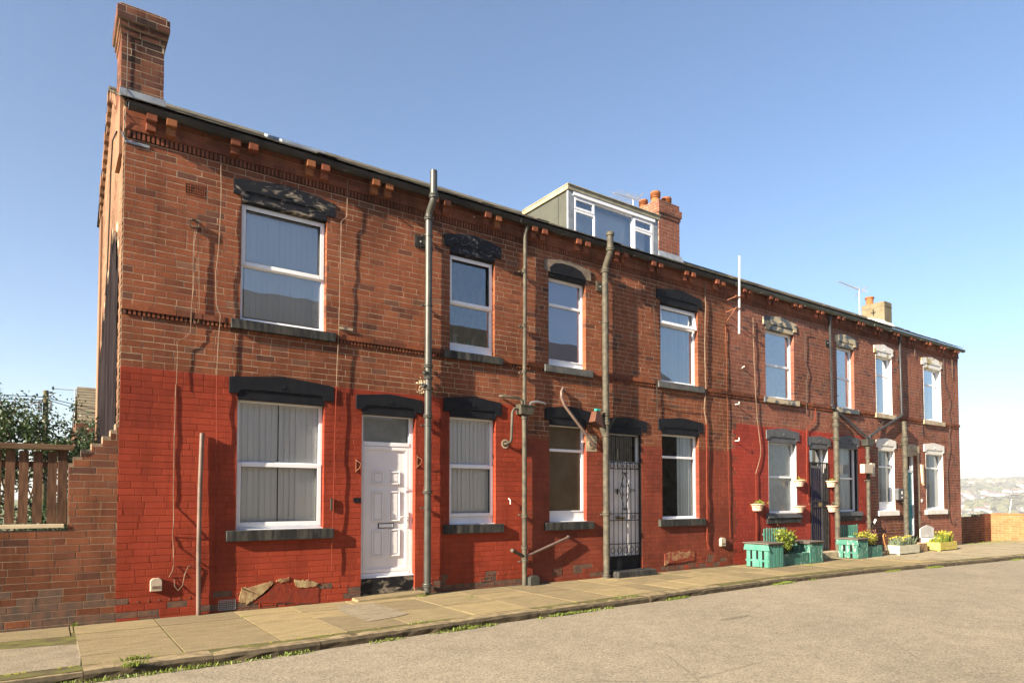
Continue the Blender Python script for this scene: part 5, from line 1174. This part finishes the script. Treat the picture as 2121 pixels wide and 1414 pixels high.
# ------------------------------------------------------------------ behind the garden wall, left
def tree(name, label, c, rad, nb, nleaf, size, seed, mt='leaf_dark', grp='bushes behind the timber fence', th=.05, asp=.55):
    t = thing(name, label, 'bush', c, grp); rg = random.Random(seed); ms = M(); ml = M(); tips = []
    def br(p, d, L, r_, depth):
        pts = [p]; q = p
        for k in range(3): d = (d + Vector((rg.gauss(0, .18), rg.gauss(0, .18), rg.gauss(.03, .12)))).normalized(); q = q + d * L / 3; pts.append(q)
        ms.tube(pts, [r_, r_ * .85, r_ * .7, r_ * .55], 5, 0, False)
        if depth == 0: tips.append(pts); return
        for _ in range(nb): br(q if rg.random() < .6 else pts[2], (d + Vector((rg.gauss(0, .55), rg.gauss(0, .55), rg.gauss(.1, .35)))).normalized(), L * rg.uniform(.55, .85), r_ * .55, depth - 1)
    for s in range(3): br(Vector(c) + Vector((rg.uniform(-.1, .1), rg.uniform(-.1, .1), 0)), Vector((rg.gauss(0, .35) * rad[0], rg.gauss(0, .3), 1)).normalized(), rad[2] * .42, th, 2)
    pts = []
    for _ in range(nleaf):
        b = rg.choice(tips); k = rg.randrange(3); pts.append(b[k].lerp(b[k + 1], rg.random()) + Vector((rg.gauss(0, .05), rg.gauss(0, .05), rg.gauss(0, .05))) * rad[1])
    ml.leaves(pts, size, rg, 0, asp, 0); ms.build('trunk', 'trunk', t); ml.build('crown', mt, t)
tree('garden_bush', 'sprawling dark bush nearest the house gable, long shoots above the fence', (-.60, 2.9, .4), (1, 1, 2.9), 4, 6200, .055, 41, th=.03)
tree('garden_bush', 'dark leafy bush behind the middle of the timber fence', (-1.15, 3.6, .3), (1, 1.2, 3.1), 4, 6200, .06, 42, th=.03)
tree('garden_bush', 'thin pale green bush at the left edge behind the fence', (-1.7, 4.6, .3), (1, 1.3, 3.0), 4, 4200, .06, 43, 'leaf_mid', th=.03)
tree('garden_bush', 'low dense bush close behind the fence slats', (-.75, 1.6, .2), (1.2, 1.1, 1.5), 4, 3600, .05, 44, th=.025)
tree('garden_bush', 'dense dark bush low at the left edge right behind the slats', (-1.7, 1.5, .1), (1, 1.1, 1.5), 4, 4200, .05, 46, th=.025)
tree('garden_bush', 'bush in front of the distant tiled house', (.05, 7.5, .3), (1, 1.8, 3.4), 4, 4500, .10, 45, 'leaf_dark', th=.05)
t = thing('utility_pole', 'wooden utility pole with grey junction boxes rising behind the bushes', 'utility pole', (-.74, 12, -.2))
M().tube([(-.74, 12, -.2), (-.74, 12, 4.28)], [.085, .06], 12).build('pole', 'pole_wood', t, True)
m = M(); m.box(-.92, -.82, 11.9, 12.0, 3.7, 3.98); m.build('junction_box', 'lead', t, bev=.01); B(-.67, -.60, 11.9, 12.0, 3.75, 4.0).build('junction_box', 'lead', t, bev=.01)
for k, (a, b, sag) in enumerate((((-.74, 12, 4.10), (-14, 10, 4.6), .25), ((-.74, 12, 4.02), (-14, 10.4, 4.4), .3), ((-.74, 12, 4.1), (3.0, 14, 3.95), .12), ((-.74, 12, 4.05), (3.0, 15, 3.7), .1), ((-.74, 12, 3.8), (-6, 14, 2.9), .1))):
    a, b = Vector(a), Vector(b); m = M(); m.tube([a.lerp(b, q / 14) - Vector((0, 0, sag * 4 * (q / 14) * (1 - q / 14))) for q in range(15)], .010, 4)
    tag(m.build('overhead_wire', 'cable_dark', None), ['upper wire running left from the utility pole', 'second wire running left just under the upper one', 'wire running right from the pole towards the tiled house', 'lower wire running right from the pole', 'thin stay wire sloping down left from the pole'][k], 'wire', 'wires on the utility pole')
t = thing('distant_house', 'house with tiled roof seen between the bushes and the gable', 'house', (1.2, 20, -.2))
m = M(); m.box(.18, 5, 20, 25, -.3, 4.3); m.build('wall', 'brick_soot', t)
m = M(); m.hexa([(.22, 19.8, 4.22), (5.2, 19.8, 4.22), (5.2, 22.0, 5.78), (.25, 22.0, 5.78), (.22, 19.8, 4.30), (5.2, 19.8, 4.30), (5.2, 22.0, 5.86), (.25, 22.0, 5.86)])
for k in range(12): z = 4.31 + k * .13; y = 19.8 + 2.2 * (z - 4.3) / 1.56; m.box(.22, 5.2, y - .01, y + .02, z, z + .02)
m.hexa([(.25, 22.0, 5.78), (5.2, 22.0, 5.78), (5.2, 25.2, 4.2), (.22, 25.2, 4.2), (.25, 22.0, 5.86), (5.2, 22.0, 5.86), (5.2, 25.2, 4.3), (.22, 25.2, 4.3)]); m.build('roof', 'roof_far', t)
m = M(); m.box(.40, .9, 19.96, 20.0, 2.2, 3.4); m.build('window', 'upvc', t)
t = thing('tv_aerial', 'faint small aerial at the corner of the distant tiled roof', 'aerial', (.06, 20, 4.4)); m = M(); m.tube([(.14, 20.2, 4.4), (.14, 20.2, 5.52)], .02, 5); m.build('mast', 'alu', t); m = M(); m.tube([(-.5, 20.2, 5.46), (.25, 20.2, 5.46)], .012, 4); [m.tube([(-.45 + q * .09, 20.1, 5.46), (-.45 + q * .09, 20.3, 5.5)], .006, 3) for q in range(8)]; m.build('boom', 'alu', t)

# ------------------------------------------------------------------ terrace across the street (mirrored in the panes)
t = thing('opposite_terrace', 'brick terrace across the street, reflected in the window panes', 'building', (0, -14.7, -.1))
m = M(); m.box(-30, 24, -17.5, -12.0, -.3, 6.8, 0); m.build('wall', 'stone_pale', t)
m = M(); m.quad([(24.2, -11.8, 6.75), (-30.2, -11.8, 6.75), (-30.2, -14.7, 8.75), (24.2, -14.7, 8.75)]); m.quad([(-30.2, -17.7, 6.75), (24.2, -17.7, 6.75), (24.2, -14.7, 8.75), (-30.2, -14.7, 8.75)]); m.quad([(24, -12.0, 6.8), (24, -17.5, 6.8), (24, -14.7, 8.7)]); m.build('roof', 'slate', t)
for k in range(9):
    for z in (1.0, 4.2):
        xx = -28 + k * 6; o = B(xx, xx + 1.2, -12.0, -11.95, z, z + 1.7).build('window', 'upvc', t); B(xx + .07, xx + 1.13, -11.95, -11.93, z + .07, z + 1.63).build('pane', 'dark_panel', o)

# ------------------------------------------------------------------ the city in the valley
r2 = random.Random(99)
def polar(azd, d): a = radians(azd); return (cam.location.x + d * sin(a), cam.location.y + d * cos(a))
# angle above which things clear the boundary wall; buildings scattered down the valley and up the ridge
kinds = [('pale gabled house', 'city_white'), ('red brick house', 'city_red'), ('grey flat block', 'city_grey')]
words = ['beside woodland', 'on the lower slope', 'in the valley bottom', 'near the floodlight mast', 'on the upper slope', 'below the ridge']
protos = {}
for n_ in range(190):
    azd = r2.uniform(68.0, 74.5); d = 650 + 2100 * r2.random() ** .8; x, y = polar(azd, d); z = gh(x, y) - 1
    ki = r2.choice((0, 0, 0, 1, 2)); s = r2.uniform(.45, 1.0) * (1 + d / 3500); ang = r2.uniform(0, pi)
    slot = words[min(5, int((d - 650) / 360))]
    if ki not in protos:
        t = thing('distant_building', '', 'building', (0, 0, 0)); m = M(); m.box(-8, 8, -5, 5, 0, 6); a = m.build('wall', kinds[ki][1], t); a.matrix_parent_inverse = Matrix.Identity(4)
        m = M()
        if ki < 2: m.hexa([(-8.5, -5.5, 6), (8.5, -5.5, 6), (8.5, 5.5, 6), (-8.5, 5.5, 6), (-8.5, -.1, 9), (8.5, -.1, 9), (8.5, .1, 9), (-8.5, .1, 9)])
        else: m.box(-8.3, 8.3, -5.3, 5.3, 6, 6.8)
        b = m.build('roof', 'city_roof' if ki else 'city_red', t); b.matrix_parent_inverse = Matrix.Identity(4); protos[ki] = (t, a, b)
    else:
        p, a, b = protos[ki]; t = p.copy(); COL.objects.link(t)
        for q in (a, b): c = q.copy(); COL.objects.link(c); c.parent = t
    t.location = (x, y, z); t.rotation_euler = (0, 0, ang); t.scale = (s, s, s)
    t['label'] = 'tiny hazy %s of the distant city, %s' % (kinds[ki][0], slot); t['group'] = 'distant city %ss %s' % (kinds[ki][0], slot); t['category'] = 'building'
for lab, azd, d, L, hh in (('long white shed high on the far hillside', 70.2, 2450, 110, 9), ('long low pale shed halfway up the hillside', 69.5, 1700, 60, 6), ('wide white roofed stand right in the valley', 72.3, 900, 40, 5), ('white walled works in the valley by the house corner', 69.25, 760, 20, 6), ('blue fronted flat roofed hall in the valley', 70.25, 820, 16, 6)):
    x, y = polar(azd, d); z = gh(x, y); t = thing('industrial_shed', lab, 'building', (x, y, z)); m = M(); m.box(-L / 2, L / 2, -12, 12, -2, hh); o = m.build('wall', 'city_white', t); o.matrix_parent_inverse = Matrix.Identity(4)
    m = M(); m.box(-L / 2 - 1, L / 2 + 1, -13, 13, hh, hh + 1.2); o = m.build('roof', 'city_white', t); o.matrix_parent_inverse = Matrix.Identity(4); t.rotation_euler = (0, 0, radians(-azd))
# woodland masses
m = M()
def blob(x, y, z, r_, n=26):
    for _ in range(n):
        u = Vector((r2.gauss(0, 1), r2.gauss(0, 1), abs(r2.gauss(0, 1)))).normalized() * r_ * r2.uniform(.6, 1); c = Vector((x, y, z)) + u; a = u.cross(Vector((0, 0, 1))).normalized() * r_ * .5; b = a.cross(u).normalized() * r_ * .5
        m.quad([c - a, c - b, c + a, c + b])
for _ in range(1100):
    azd = r2.uniform(67.5, 75); d = 420 + 520 * r2.random(); x, y = polar(azd, d); blob(x, y, gh(x, y) + 2, r2.uniform(5, 9), 16)
m.build('valley_trees', 'wood_near', None, kind='stuff'); m = M()
for _ in range(1500):
    azd = r2.uniform(67.5, 75); d = 1000 + 2300 * r2.random(); x, y = polar(azd, d)
    if noise.noise(Vector((x / 260, y / 260, 1))) > -.08: blob(x, y, gh(x, y), r2.uniform(10, 20), 12)
m.build('woodland', 'wood_far', None, kind='stuff')
# floodlight mast of the ground in the valley
x, y = polar(71.25, 620); zg = gh(x, y)
t = thing('floodlight_mast', 'leaning white floodlight mast with diamond lamp frame above the wall', 'floodlight', (x, y, zg))
d1 = Vector((.28, -.96, 0)).normalized(); top = Vector((x, y, zg)) + d1 * 7.0 + Vector((0, 0, 47.5)); M().tube([(x, y, zg), tuple(top)], [.5, .3], 6).build('mast', 'white_paint', t)
m = M()
for k, w in enumerate((.6, 1.1, 1.7, 2.2, 1.9, 1.3, .8)):
    c = top + d1 * (k * .55) + Vector((0, 0, k * 1.9 - 3)); s = Vector((d1.x, d1.y, 0)); a, b = c - s * w, c + s * w; m.tube([a, b], .22, 4)
m.build('lamp_frame', 'iron', t)

# ------------------------------------------------------------------ air
m, n, l, b = newmat('haze'); n.remove(b); pv = n.new('ShaderNodeVolumePrincipled'); pv.inputs['Density'].default_value = .00036; pv.inputs['Color'].default_value = (1, 1, 1, 1); pv.inputs['Anisotropy'].default_value = .12
l.new(pv.outputs[0], n['Material Output'].inputs['Volume']); MATS['haze'] = m
hz = M().box(-4100, 4300, -4100, 4100, -70, 120).build('haze', 'haze', None, kind='stuff')
